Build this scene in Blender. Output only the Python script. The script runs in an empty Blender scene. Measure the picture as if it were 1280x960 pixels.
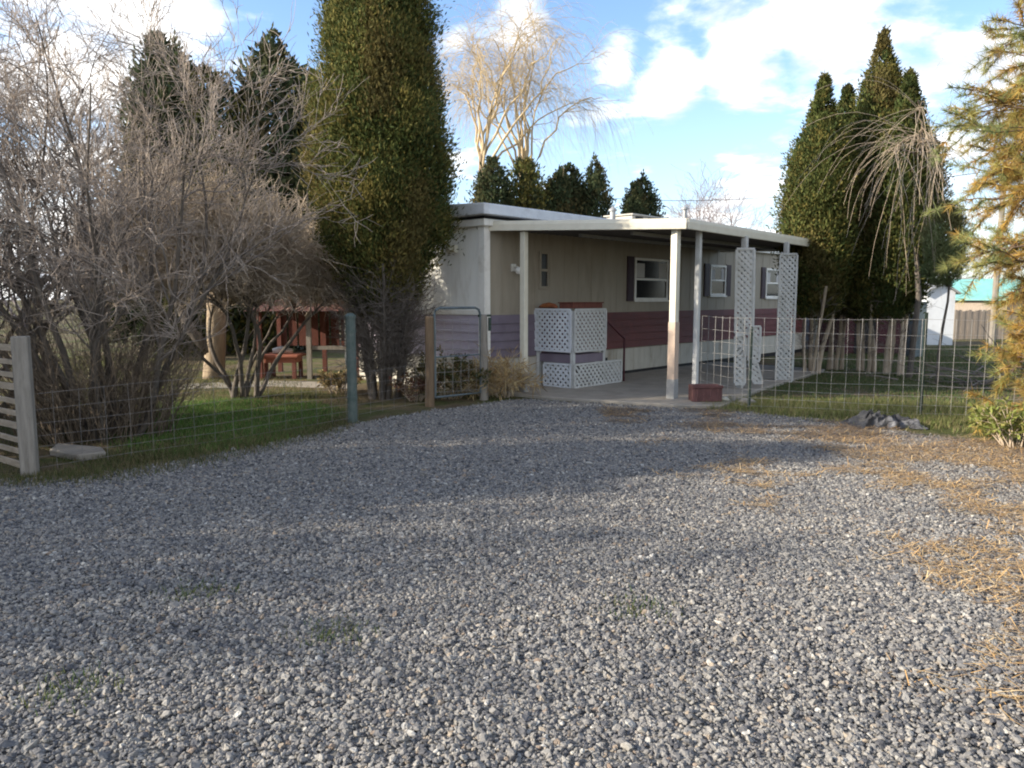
import bpy, math, random
import numpy as np
from mathutils import Vector, Matrix, noise as mnoise

R = math.radians
rng = np.random.default_rng(11)
random.seed(11)
scene = bpy.context.scene
COL = scene.collection

# ------------------------------------------------------------------ camera
CAM_H, F_PX, HORIZON = 1.55, 950.0, 372.0
PITCH = math.atan((480 - HORIZON) / F_PX)
CP, SP = math.cos(PITCH), math.sin(PITCH)
cam = bpy.data.cameras.new('camera')
cam.sensor_width = 36.0
cam.lens = F_PX / 1280 * 36.0
cam.clip_start, cam.clip_end = 0.05, 2000
camo = bpy.data.objects.new('camera', cam)
COL.objects.link(camo)
camo.location = (0, 0, CAM_H)
camo.rotation_euler = (R(90) - PITCH, 0, 0)
scene.camera = camo


def ray(px, py):
    xc, yc = (px - 640) / F_PX, (480 - py) / F_PX
    return xc, CP + yc * SP, yc * CP - SP


def at(px, py, D):
    x, y, z = ray(px, py)
    return Vector((x / y * D, D, CAM_H + z / y * D))


def gnd(px, py, z0=0.0):
    x, y, z = ray(px, py)
    D = (CAM_H - z0) / (-z / y)
    return Vector((x / y * D, D, z0))


# ------------------------------------------------------------------ materials
def new_mat(name):
    m = bpy.data.materials.new(name)
    m.use_nodes = True
    nt = m.node_tree
    return m, nt, nt.nodes['Principled BSDF']


def node(nt, typ, **kw):
    n = nt.nodes.new(typ)
    for k, v in kw.items():
        if k == 'ins':
            for a, b in v.items():
                n.inputs[a].default_value = b
        else:
            setattr(n, k, v)
    return n


def ramp(nt, stops, interp='LINEAR'):
    n = nt.nodes.new('ShaderNodeValToRGB')
    cr = n.color_ramp
    cr.interpolation = interp
    while len(cr.elements) < len(stops):
        cr.elements.new(0.5)
    for e, (p, c) in zip(cr.elements, stops):
        e.position = p
        e.color = (c[0], c[1], c[2], 1)
    return n


def surf(name, c1, c2=None, scale=6.0, rough=0.7, bump=0.0, bscale=40.0, stretch=(1, 1, 1), spec=0.3, dirt=None, metal=0.0):
    """two-tone noise-mottled surface, optional bump and stains"""
    m, nt, b = new_mat(name)
    L = nt.links
    c2 = c2 or tuple(v * 0.8 for v in c1)
    tc = node(nt, 'ShaderNodeTexCoord')
    mp = node(nt, 'ShaderNodeMapping')
    mp.inputs['Scale'].default_value = stretch
    L.new(tc.outputs['Object'], mp.inputs['Vector'])
    nz = node(nt, 'ShaderNodeTexNoise', ins={'Scale': scale, 'Detail': 8.0, 'Roughness': 0.65})
    L.new(mp.outputs['Vector'], nz.inputs['Vector'])
    rp = ramp(nt, [(0.32, c1), (0.7, c2)])
    L.new(nz.outputs['Fac'], rp.inputs['Fac'])
    out = rp.outputs['Color']
    if dirt:
        n2 = node(nt, 'ShaderNodeTexNoise', ins={'Scale': 1.7, 'Detail': 9.0, 'Roughness': 0.7})
        L.new(mp.outputs['Vector'], n2.inputs['Vector'])
        r2 = ramp(nt, [(0.52, (0, 0, 0)), (0.72, (1, 1, 1))])
        L.new(n2.outputs['Fac'], r2.inputs['Fac'])
        mx = node(nt, 'ShaderNodeMix', data_type='RGBA')
        L.new(r2.outputs['Color'], mx.inputs['Factor'])
        L.new(out, mx.inputs['A'])
        mx.inputs['B'].default_value = (*dirt, 1)
        out = mx.outputs['Result']
    L.new(out, b.inputs['Base Color'])
    b.inputs['Roughness'].default_value = rough
    b.inputs['Specular IOR Level'].default_value = spec
    b.inputs['Metallic'].default_value = metal
    if bump:
        n3 = node(nt, 'ShaderNodeTexNoise', ins={'Scale': bscale, 'Detail': 6.0})
        L.new(mp.outputs['Vector'], n3.inputs['Vector'])
        bp = node(nt, 'ShaderNodeBump', ins={'Strength': bump, 'Distance': 0.02})
        L.new(n3.outputs['Fac'], bp.inputs['Height'])
        L.new(bp.outputs['Normal'], b.inputs['Normal'])
    return m


def leafmat(name, trans=0.3, rough=0.75, spec=0.08):
    """foliage: colour comes from each leaf's own tint attribute"""
    m, nt, b = new_mat(name)
    L = nt.links
    a = node(nt, 'ShaderNodeAttribute', attribute_name='tint')
    L.new(a.outputs['Color'], b.inputs['Base Color'])
    b.inputs['Roughness'].default_value = rough
    b.inputs['Specular IOR Level'].default_value = spec
    tr = node(nt, 'ShaderNodeBsdfTranslucent')
    L.new(a.outputs['Color'], tr.inputs['Color'])
    mx = node(nt, 'ShaderNodeMixShader', ins={0: trans})
    L.new(b.outputs[0], mx.inputs[1])
    L.new(tr.outputs[0], mx.inputs[2])
    L.new(mx.outputs[0], nt.nodes['Material Output'].inputs['Surface'])
    return m


M = {}
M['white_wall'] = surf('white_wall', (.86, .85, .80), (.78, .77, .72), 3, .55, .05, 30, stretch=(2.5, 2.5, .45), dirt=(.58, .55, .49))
M['beige_wall_shaded'] = surf('beige_wall_shaded', (.34, .293, .225), (.29, .25, .19), 3, .6, .05, 30, stretch=(2.5, 2.5, .45), dirt=(.25, .21, .155))  # long wall: deep shade under the carport is put into this darker beige
M['white_trim'] = surf('white_trim', (.82, .80, .74), (.74, .71, .65), 8, .45, .03, dirt=(.50, .46, .38))
M['cream'] = surf('cream', (.68, .64, .52), (.60, .56, .45), 6, .5, .03, dirt=(.60, .54, .43))
M['roof_metal'] = surf('roof_metal', (.68, .70, .72), (.55, .57, .60), 4, .4, .03, dirt=(.42, .41, .40))
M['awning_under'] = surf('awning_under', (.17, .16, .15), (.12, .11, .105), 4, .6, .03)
M['grey_metal'] = surf('grey_metal', (.36, .36, .35), (.26, .26, .26), 10, .5, .05, metal=.3)
M['lavender'] = surf('lavender', (.46, .41, .48), (.38, .335, .40), 3, .65, .06, 20, stretch=(1, 1, 5), dirt=(.36, .28, .32))
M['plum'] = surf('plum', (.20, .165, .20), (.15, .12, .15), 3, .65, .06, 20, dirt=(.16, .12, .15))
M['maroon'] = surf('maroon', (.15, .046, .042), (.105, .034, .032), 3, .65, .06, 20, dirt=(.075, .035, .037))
M['skirt'] = surf('skirt', (.52, .49, .42), (.42, .39, .33), 4, .7, .06, stretch=(2.5, 2.5, .6), dirt=(.30, .26, .20))
M['dark'] = surf('dark', (.02, .02, .022), (.03, .028, .026), 5, .8)
M['shutter'] = surf('shutter', (.05, .025, .035), (.035, .02, .028), 8, .6)
M['curtain'] = surf('curtain', (.55, .53, .50), (.42, .40, .38), 8, .8, stretch=(12, 12, 1))
M['old_wood'] = surf('old_wood', (.30, .27, .23), (.17, .15, .125), 7, .85, .35, 30, stretch=(4, 4, .5))
M['peeled'] = surf('peeled', (.56, .42, .32), (.44, .35, .28), 5, .85, .3, 30, dirt=(.5, .45, .4))
M['shelter_roof'] = surf('shelter_roof', (.10, .042, .034), (.06, .028, .024), 6, .85, .25)
M['brown_wood'] = surf('brown_wood', (.22, .15, .09), (.12, .08, .05), 7, .8, .3, 30, stretch=(4, 4, .5))
M['tan_wood'] = surf('tan_wood', (.46, .38, .29), (.28, .23, .17), 7, .85, .3, 30, stretch=(1, 1, 4))
M['red_wood'] = surf('red_wood', (.19, .066, .045), (.11, .04, .03), 7, .75, .25, 30, stretch=(4, 4, 1))
M['salmon'] = surf('salmon', (.36, .13, .08), (.27, .095, .06), 5, .7, .1)
M['orange_brown'] = surf('orange_brown', (.33, .12, .04), (.20, .06, .03), 5, .7, .2)
M['lattice'] = surf('lattice', (.66, .68, .70), (.55, .57, .60), 9, .5, .03, dirt=(.45, .46, .44))
M['lattice_old'] = surf('lattice_old', (.56, .56, .54), (.45, .45, .43), 9, .6, .05, dirt=(.36, .35, .31))
M['wire'] = surf('wire', (.42, .41, .39), (.27, .25, .23), 14, .5, metal=.35)
M['old_wire'] = surf('old_wire', (.24, .22, .20), (.15, .13, .12), 14, .7)
M['green_steel'] = surf('green_steel', (.07, .10, .09), (.13, .15, .135), 12, .55, .08, metal=.2)
M['dark_green_steel'] = surf('dark_green_steel', (.03, .05, .04), (.05, .07, .055), 12, .55, .08)
M['gate_steel'] = surf('gate_steel', (.17, .21, .22), (.10, .12, .13), 12, .45, .05, metal=.4)
M['concrete'] = surf('concrete', (.33, .295, .245), (.24, .215, .18), 3, .85, .25, 60, dirt=(.22, .19, .16))
M['brick'] = surf('brick', (.16, .075, .07), (.10, .05, .047), 12, .85, .3, 40)
M['tarp_grey'] = surf('tarp_grey', (.075, .073, .072), (.012, .012, .015), 5, .6, .3, 30, dirt=(.28, .28, .295))
M['teal'] = surf('teal', (.16, .36, .34), (.12, .28, .27), 3, .5)
M['shed_white'] = surf('shed_white', (.66, .68, .70), (.58, .60, .62), 2, .6, .03, dirt=(.5, .5, .5))
M['blue_grey'] = surf('blue_grey', (.16, .20, .28), (.12, .15, .21), 3, .6)
M['dark_red'] = surf('dark_red', (.10, .03, .035), (.06, .02, .025), 3, .7, .1)
M['tan_board'] = surf('tan_board', (.30, .25, .20), (.22, .18, .145), 6, .8, .2, stretch=(4, 4, .6))
M['bark'] = surf('bark', (.16, .135, .11), (.07, .058, .048), 12, .9, .6, 30, stretch=(1, 1, .3))
M['bark_tan'] = surf('bark_tan', (.34, .26, .17), (.20, .15, .10), 10, .9, .6, 30, stretch=(1, 1, .3))
M['bark_red'] = surf('bark_red', (.17, .115, .085), (.10, .07, .055), 10, .9, .6, 30, stretch=(1, 1, .3))
M['twig_mauve'] = surf('twig_mauve', (.42, .35, .29), (.27, .22, .18), 6, .85)
M['twig_tan'] = surf('twig_tan', (.52, .42, .31), (.35, .28, .21), 4, .85)
M['twig_brown'] = surf('twig_brown', (.22, .17, .12), (.13, .10, .072), 4, .85)
M['twig_grey'] = surf('twig_grey', (.22, .185, .155), (.13, .11, .094), 6, .85)
M['twig_gold'] = surf('twig_gold', (.56, .44, .27), (.44, .34, .20), 3, .8)
M['twig_far'] = surf('twig_far', (.30, .26, .26), (.24, .20, .20), 3, .9)
M['leaf'] = leafmat('leaf')
M['needle'] = leafmat('needle', .35, .6, .15)
M['blade'] = leafmat('blade', .35, .6, .2)
M['straw'] = leafmat('straw', .1, .8, .1)

gm, nt, b = new_mat('window_glass')
b.inputs['Base Color'].default_value = (.012, .013, .015, 1)
b.inputs['Roughness'].default_value = .15
b.inputs['Specular IOR Level'].default_value = .2
M['glass'] = gm
gm, nt, b = new_mat('dim_lamp_glass')
b.inputs['Base Color'].default_value = (.8, .78, .72, 1)
b.inputs['Roughness'].default_value = .25
M['lampglass'] = gm


def ground_material():
    m, nt, b = new_mat('soil_and_dry_grass')
    L = nt.links
    tc = node(nt, 'ShaderNodeTexCoord')
    n1 = node(nt, 'ShaderNodeTexNoise', ins={'Scale': .55, 'Detail': 9.0, 'Roughness': .7})
    n2 = node(nt, 'ShaderNodeTexNoise', ins={'Scale': 9.0, 'Detail': 9.0, 'Roughness': .75})
    for n in (n1, n2):
        L.new(tc.outputs['Object'], n.inputs['Vector'])
    r1 = ramp(nt, [(.30, (.085, .066, .048)), (.47, (.15, .12, .075)), (.56, (.085, .10, .035)), (.72, (.17, .14, .075))])
    L.new(n1.outputs['Fac'], r1.inputs['Fac'])
    r2 = ramp(nt, [(.3, (.55, .55, .55)), (.75, (1.4, 1.35, 1.25))])
    L.new(n2.outputs['Fac'], r2.inputs['Fac'])
    mx = node(nt, 'ShaderNodeMix', data_type='RGBA', blend_type='MULTIPLY', ins={'Factor': 1.0})
    L.new(r1.outputs['Color'], mx.inputs['A'])
    L.new(r2.outputs['Color'], mx.inputs['B'])
    L.new(mx.outputs['Result'], b.inputs['Base Color'])
    b.inputs['Roughness'].default_value = .95
    b.inputs['Specular IOR Level'].default_value = .1
    bp = node(nt, 'ShaderNodeBump', ins={'Strength': .9, 'Distance': .05})
    L.new(n2.outputs['Fac'], bp.inputs['Height'])
    L.new(bp.outputs['Normal'], b.inputs['Normal'])
    return m


def gravel_bed_material():
    m, nt, b = new_mat('gravel_bed')
    L = nt.links
    tc = node(nt, 'ShaderNodeTexCoord')
    v = node(nt, 'ShaderNodeTexVoronoi', ins={'Scale': 38.0, 'Randomness': 1.0})
    L.new(tc.outputs['Object'], v.inputs['Vector'])
    sx = node(nt, 'ShaderNodeSeparateColor')
    L.new(v.outputs['Color'], sx.inputs['Color'])
    r1 = ramp(nt, [(0, (.045, .044, .044)), (.4, (.11, .107, .10)), (.75, (.19, .18, .16)), (1, (.28, .25, .21))])
    L.new(sx.outputs[0], r1.inputs['Fac'])
    L.new(r1.outputs['Color'], b.inputs['Base Color'])
    b.inputs['Roughness'].default_value = .9
    b.inputs['Specular IOR Level'].default_value = .15
    bp = node(nt, 'ShaderNodeBump', invert=True, ins={'Strength': 1.0, 'Distance': .02})
    L.new(v.outputs['Distance'], bp.inputs['Height'])
    L.new(bp.outputs['Normal'], b.inputs['Normal'])
    return m


def stone_material():
    m, nt, b = new_mat('crushed_stone')
    L = nt.links
    oi = node(nt, 'ShaderNodeObjectInfo')
    r1 = ramp(nt, [(0, (.055, .056, .062)), (.14, (.10, .10, .106)), (.36, (.168, .162, .156)), (.66, (.230, .219, .202)),
                   (.88, (.285, .272, .247)), (.925, (.30, .25, .19)), (.95, (.22, .165, .125)), (.97, (.36, .345, .31)), (1, (.44, .425, .39))])
    L.new(oi.outputs['Random'], r1.inputs['Fac'])
    tc = node(nt, 'ShaderNodeTexCoord')
    nz = node(nt, 'ShaderNodeTexNoise', ins={'Scale': 2.5, 'Detail': 4.0})
    L.new(tc.outputs['Generated'], nz.inputs['Vector'])
    r2 = ramp(nt, [(.3, (.75, .75, .76)), (.7, (1.2, 1.18, 1.14))])
    L.new(nz.outputs['Fac'], r2.inputs['Fac'])
    mx = node(nt, 'ShaderNodeMix', data_type='RGBA', blend_type='MULTIPLY', ins={'Factor': 1.0})
    L.new(r1.outputs['Color'], mx.inputs['A'])
    L.new(r2.outputs['Color'], mx.inputs['B'])
    L.new(mx.outputs['Result'], b.inputs['Base Color'])
    b.inputs['Roughness'].default_value = .8
    b.inputs['Specular IOR Level'].default_value = .3
    return m


M['ground'] = ground_material()
M['gravel_bed'] = gravel_bed_material()
M['stone'] = stone_material()


# ------------------------------------------------------------------ object helpers
def tag(o, label=None, cat=None, group=None, kind=None):
    if label: o['label'] = label
    if cat: o['category'] = cat
    if group: o['group'] = group
    if kind: o['kind'] = kind
    return o


def empty(name, loc, label, cat, group=None):
    o = bpy.data.objects.new(name, None)
    o.empty_display_size = .2
    COL.objects.link(o)
    o.location = loc
    return tag(o, label, cat, group)


def world_loc(o):
    v = Vector(o.location)
    while o.parent:
        o = o.parent
        v += Vector(o.location)
    return v


class MB:
    def __init__(s):
        s.v, s.f = [], []

    def obox(s, o, a, b, c):
        """box from corner o with edge vectors a, b, c"""
        o, a, b, c = map(Vector, (o, a, b, c))
        n = len(s.v)
        s.v += [o, o + a, o + a + b, o + b, o + c, o + a + c, o + a + b + c, o + b + c]
        fs = [(0, 3, 2, 1), (4, 5, 6, 7), (0, 1, 5, 4), (1, 2, 6, 5), (2, 3, 7, 6), (3, 0, 4, 7)]
        if a.cross(b).dot(c) < 0:
            fs = [tuple(reversed(f)) for f in fs]
        s.f += [tuple(n + i for i in f) for f in fs]

    def cbox(s, c, sx, sy, sz, rot=None):
        m = rot or Matrix.Identity(3)
        a, b, d = m @ Vector((sx, 0, 0)), m @ Vector((0, sy, 0)), m @ Vector((0, 0, sz))
        s.obox(Vector(c) - (a + b + d) / 2, a, b, d)

    def bar(s, p0, p1, w, h, up=(0, 0, 1)):
        p0, p1, up = Vector(p0), Vector(p1), Vector(up)
        t = p1 - p0
        u = t.cross(up)
        if u.length < 1e-6:
            u = t.cross(Vector((1, 0, 0)))
        u.normalize()
        w2 = u.cross(t).normalized()
        s.obox(p0 - u * w / 2 - w2 * h / 2, t, u * w, w2 * h)

    def prism(s, pts, d):
        """polygon pts (list of Vector) extruded by vector d"""
        pts = [Vector(p) for p in pts]
        d = Vector(d)
        n, k = len(s.v), len(pts)
        nrm = Vector((0, 0, 0))
        for i in range(k):
            nrm += pts[i].cross(pts[(i + 1) % k])
        if nrm.dot(d) < 0:
            pts.reverse()
        s.v += pts + [p + d for p in pts]
        s.f.append(tuple(n + i for i in reversed(range(k))))
        s.f.append(tuple(n + k + i for i in range(k)))
        for i in range(k):
            j = (i + 1) % k
            s.f.append((n + i, n + j, n + k + j, n + k + i))

    def tube(s, pts, r, sides=6):
        pts = [Vector(p) for p in pts]
        rs = r if isinstance(r, (list, tuple)) else [r] * len(pts)
        n0 = len(s.v)
        for i, p in enumerate(pts):
            t = (pts[min(i + 1, len(pts) - 1)] - pts[max(i - 1, 0)]).normalized()
            ref = Vector((0, 0, 1)) if abs(t.z) < .9 else Vector((1, 0, 0))
            u = t.cross(ref).normalized()
            w = u.cross(t)
            for k in range(sides):
                a = 2 * math.pi * k / sides
                s.v.append(p + (u * math.cos(a) + w * math.sin(a)) * rs[i])
        for i in range(len(pts) - 1):
            for k in range(sides):
                a, b2 = n0 + i * sides + k, n0 + i * sides + (k + 1) % sides
                s.f.append((a, a + sides, b2 + sides, b2))
        s.f.append(tuple(n0 + k for k in range(sides)))
        e = n0 + (len(pts) - 1) * sides
        s.f.append(tuple(e + k for k in reversed(range(sides))))

    def build(s, name, mat, parent=None, bevel=0.0, smooth=False, loc=None):
        off = world_loc(parent) if parent else Vector(loc or (0, 0, 0))
        me = bpy.data.meshes.new(name)
        me.from_pydata([tuple(p - off) for p in s.v], [], s.f)
        me.materials.append(M[mat] if isinstance(mat, str) else mat)
        if smooth:
            me.polygons.foreach_set('use_smooth', [True] * len(me.polygons))
        me.update()
        o = bpy.data.objects.new(name, me)
        COL.objects.link(o)
        if parent:
            o.parent = parent
        else:
            o.location = off
        if bevel:
            bv = o.modifiers.new('bevel', 'BEVEL')
            bv.width, bv.segments, bv.limit_method = bevel, 1, 'ANGLE'
        return o


def np_mesh(name, V, F, mat, parent=None, tint=None, smooth=False):
    """V (n,3) world coordinates, F (m,k) faces of k corners"""
    V = np.asarray(V, dtype=np.float64)
    if parent is not None:
        V = V - np.array(world_loc(parent))
    F = np.asarray(F, dtype=np.int32)
    me = bpy.data.meshes.new(name)
    me.vertices.add(len(V))
    me.vertices.foreach_set('co', V.astype(np.float32).ravel())
    m, k = F.shape
    me.loops.add(m * k)
    me.loops.foreach_set('vertex_index', F.ravel())
    me.polygons.add(m)
    me.polygons.foreach_set('loop_start', np.arange(0, m * k, k, dtype=np.int32))
    if smooth:
        me.polygons.foreach_set('use_smooth', np.ones(m, dtype=bool))
    me.update(calc_edges=True)
    if tint is not None:
        a = me.color_attributes.new('tint', 'FLOAT_COLOR', 'POINT')
        c = np.ones((len(V), 4), dtype=np.float32)
        c[:, :3] = tint
        a.data.foreach_set('color', c.ravel())
    me.materials.append(M[mat])
    o = bpy.data.objects.new(name, me)
    COL.objects.link(o)
    if parent is not None:
        o.parent = parent
    return o


def copy_tree(o, parent=None):
    c = o.copy()
    COL.objects.link(c)
    c.parent = parent
    for ch in list(o.children):
        copy_tree(ch, c)
    return c


# ------------------------------------------------------------------ plant helpers (vectorised)
def nrm(v):
    return v / np.maximum(np.linalg.norm(v, axis=-1, keepdims=True), 1e-9)


def grow(S, D, Ln, R0, R1, n, wander, trop):
    S, D = np.array(S, float), nrm(np.array(D, float))
    N = len(S)
    Ln = np.broadcast_to(np.asarray(Ln, float), (N,))[:, None]
    P = [S]
    trop = np.asarray(trop, float)
    for i in range(n):
        D = nrm(D + rng.normal(0, wander, (N, 3)) + trop)
        S = S + D * Ln / n
        P.append(S)
    P = np.stack(P, 1)
    t = np.linspace(0, 1, n + 1)[None]
    R0 = np.broadcast_to(np.asarray(R0, float), (N,))[:, None]
    R1 = np.broadcast_to(np.asarray(R1, float), (N,))[:, None]
    return P, R0 * (1 - t) + R1 * t


def spawn(P, Rr, k, t0, t1, a0, a1):
    N, n1, _ = P.shape
    idx = np.repeat(np.arange(N), k)
    t = rng.uniform(t0, t1, N * k) * (n1 - 1)
    i = np.minimum(t.astype(int), n1 - 2)
    f = (t - i)[:, None]
    S = P[idx, i] * (1 - f) + P[idx, i + 1] * f
    T = nrm(P[idx, i + 1] - P[idx, i])
    r = Rr[idx, i] * (1 - f[:, 0]) + Rr[idx, i + 1] * f[:, 0]
    rnd = nrm(rng.normal(size=(N * k, 3)))
    perp = nrm(np.cross(T, rnd))
    a = rng.uniform(a0, a1, N * k)[:, None]
    return S, np.cos(a) * T + np.sin(a) * perp, r, t / (n1 - 1)


def tubes(groups):
    """groups: list of (P, R, sides) -> V, F"""
    Vs, Fs, base = [], [], 0
    for P, Rr, sides in groups:
        N, n1, _ = P.shape
        T = np.empty_like(P)
        T[:, 1:-1] = P[:, 2:] - P[:, :-2]
        T[:, 0] = P[:, 1] - P[:, 0]
        T[:, -1] = P[:, -1] - P[:, -2]
        T = nrm(T)
        ref = np.where(np.abs(T[..., 2:3]) < .9, np.array([0, 0, 1.]), np.array([1., 0, 0]))
        U = nrm(np.cross(T, ref))
        W = np.cross(U, T)
        a = np.arange(sides) * 2 * np.pi / sides
        V = P[:, :, None] + Rr[:, :, None, None] * (U[:, :, None] * np.cos(a)[:, None] + W[:, :, None] * np.sin(a)[:, None])
        Vs.append(V.reshape(-1, 3))
        ids = base + np.arange(N * n1 * sides).reshape(N, n1, sides)
        q = np.stack([ids[:, :-1], ids[:, 1:], np.roll(ids, -1, 2)[:, 1:], np.roll(ids, -1, 2)[:, :-1]], -1)
        Fs.append(q.reshape(-1, 4))
        base += N * n1 * sides
    return np.concatenate(Vs), np.concatenate(Fs)


def kites(C, D, Nn, ln, wd):
    """leaf kites: base C, direction D, facing Nn"""
    D = nrm(D)
    W = nrm(np.cross(D, Nn))
    ln, wd = ln[:, None], wd[:, None]
    V = np.stack([C, C + D * ln * .55 + W * wd * .5, C + D * ln, C + D * ln * .5 - W * wd * .5], 1)
    F = np.arange(len(C) * 4).reshape(-1, 4)
    return V.reshape(-1, 3), F


def lumpy(th, z, ph, amp):
    return 1 + amp * (np.sin(3 * th + 2.1 * z + ph) * .4 + np.sin(5 * th - 3.7 * z + 2 * ph) * .3 + np.sin(2 * th + 6.3 * z + 3 * ph) * .4 + np.sin(9 * th + 9 * z + ph) * .2)


def crown_leaves(prof, cx, cy, nclump, per, seed, cols, csize=.26, ln=(.09, .15), wd=(.035, .055), amp=.13, lean=(0, 0)):
    """dense columnar evergreen crown: leaf sprays in clumps over a surface of revolution"""
    zs, rs = np.array([p[0] for p in prof]), np.array([p[1] for p in prof])
    cand = rng.uniform(zs[0], zs[-1], nclump * 6)
    rr = np.interp(cand, zs, rs)
    keep = rng.random(len(cand)) < rr / rs.max() + .06
    z = cand[keep][:nclump]
    n = len(z)
    th = rng.uniform(0, 2 * np.pi, n)
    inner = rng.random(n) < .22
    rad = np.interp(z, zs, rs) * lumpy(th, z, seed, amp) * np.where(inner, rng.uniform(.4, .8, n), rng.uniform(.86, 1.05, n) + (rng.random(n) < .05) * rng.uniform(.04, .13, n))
    C = np.stack([cx + rad * np.cos(th) + lean[0] * (z - zs[0]), cy + rad * np.sin(th) + lean[1] * (z - zs[0]), z], 1)
    out = np.stack([np.cos(th), np.sin(th), np.zeros(n)], 1)
    cols = np.array(cols)
    ctint = cols[rng.integers(0, len(cols), n)] * rng.uniform(.68, 1.28, (n, 1))
    brown = np.array([mnoise.noise(Vector((float(p[0]) * 1.6, float(p[1]) * 1.6, float(p[2]) * .8 + seed))) for p in C]) > .28
    ctint[brown] = ctint[brown] * .5 + np.array([.17, .12, .05]) * .5
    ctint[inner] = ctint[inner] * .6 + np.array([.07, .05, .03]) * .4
    L = np.repeat(np.arange(n), per)
    m = len(L)
    off = rng.normal(0, 1, (m, 3)) * csize * .42 * np.array([1, 1, 1.35])
    small = np.clip(np.interp(z, zs, rs) / .5, .25, 1)[L][:, None]
    C2 = C[L] + off * small
    D = out[L] * rng.uniform(.1, .9, (m, 1)) + np.array([0, 0, 1]) * rng.uniform(.4, 1.1, (m, 1)) + rng.normal(0, .38, (m, 3))
    Nn = out[L] + rng.normal(0, .42, (m, 3))
    V, F = kites(C2, D, Nn, rng.uniform(*ln, m), rng.uniform(*wd, m))
    t = ctint[L] * rng.uniform(.86, 1.14, (m, 1))
    return V, F, np.repeat(t, 4, 0)


DARK = [(.065, .085, .026), (.058, .078, .028), (.09, .10, .03), (.12, .115, .036)]
OLIVE = [(.135, .13, .038), (.10, .112, .034), (.175, .15, .045), (.08, .095, .03), (.20, .165, .05)]
FAR = [(.055, .072, .034), (.046, .062, .032), (.078, .082, .038)]

# ================================================================== ground, drive, yard
g = MB()
g.obox((-320, -120, -.5), (640, 0, 0), (0, 640, 0), (0, 0, .5))
tag(g.build('ground', 'ground'), kind='structure')

edge_px = [(-330, 640), (-150, 618), (0, 603), (60, 600), (150, 592), (250, 573), (345, 553), (400, 541), (445, 531), (540, 515), (600, 507), (650, 500),
           (720, 504), (842, 512), (935, 518), (1060, 530), (1160, 545), (1280, 560), (1500, 580)]
edge = [gnd(*p) for p in edge_px]
dense = []
for a, b_ in zip(edge[:-1], edge[1:]):
    for k in range(6):
        p = a.lerp(b_, k / 6)
        j = mnoise.noise(Vector((p.x * 1.7, p.y * 1.7, 3))) * .16
        dense.append(Vector((p.x, p.y + j, .004)))
dense.append(Vector((edge[-1].x, edge[-1].y, .004)))
outline = [Vector((-12, dense[0].y, .004))] + dense + [Vector((14, dense[-1].y, .004)), Vector((14, -9, .004)), Vector((-12, -9, .004))]
me = bpy.data.meshes.new('gravel_drive')
me.from_pydata([tuple(v) for v in outline], [], [tuple(reversed(range(len(outline))))])
me.materials.append(M['gravel_bed'])
gd = bpy.data.objects.new('gravel_drive', me)
COL.objects.link(gd)
tag(gd, kind='structure')
EX = np.array([v.x for v in outline[:-2]])
EY = np.array([v.y for v in outline[:-2]])


def edge_y(x):
    return np.interp(x, EX, EY)


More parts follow.
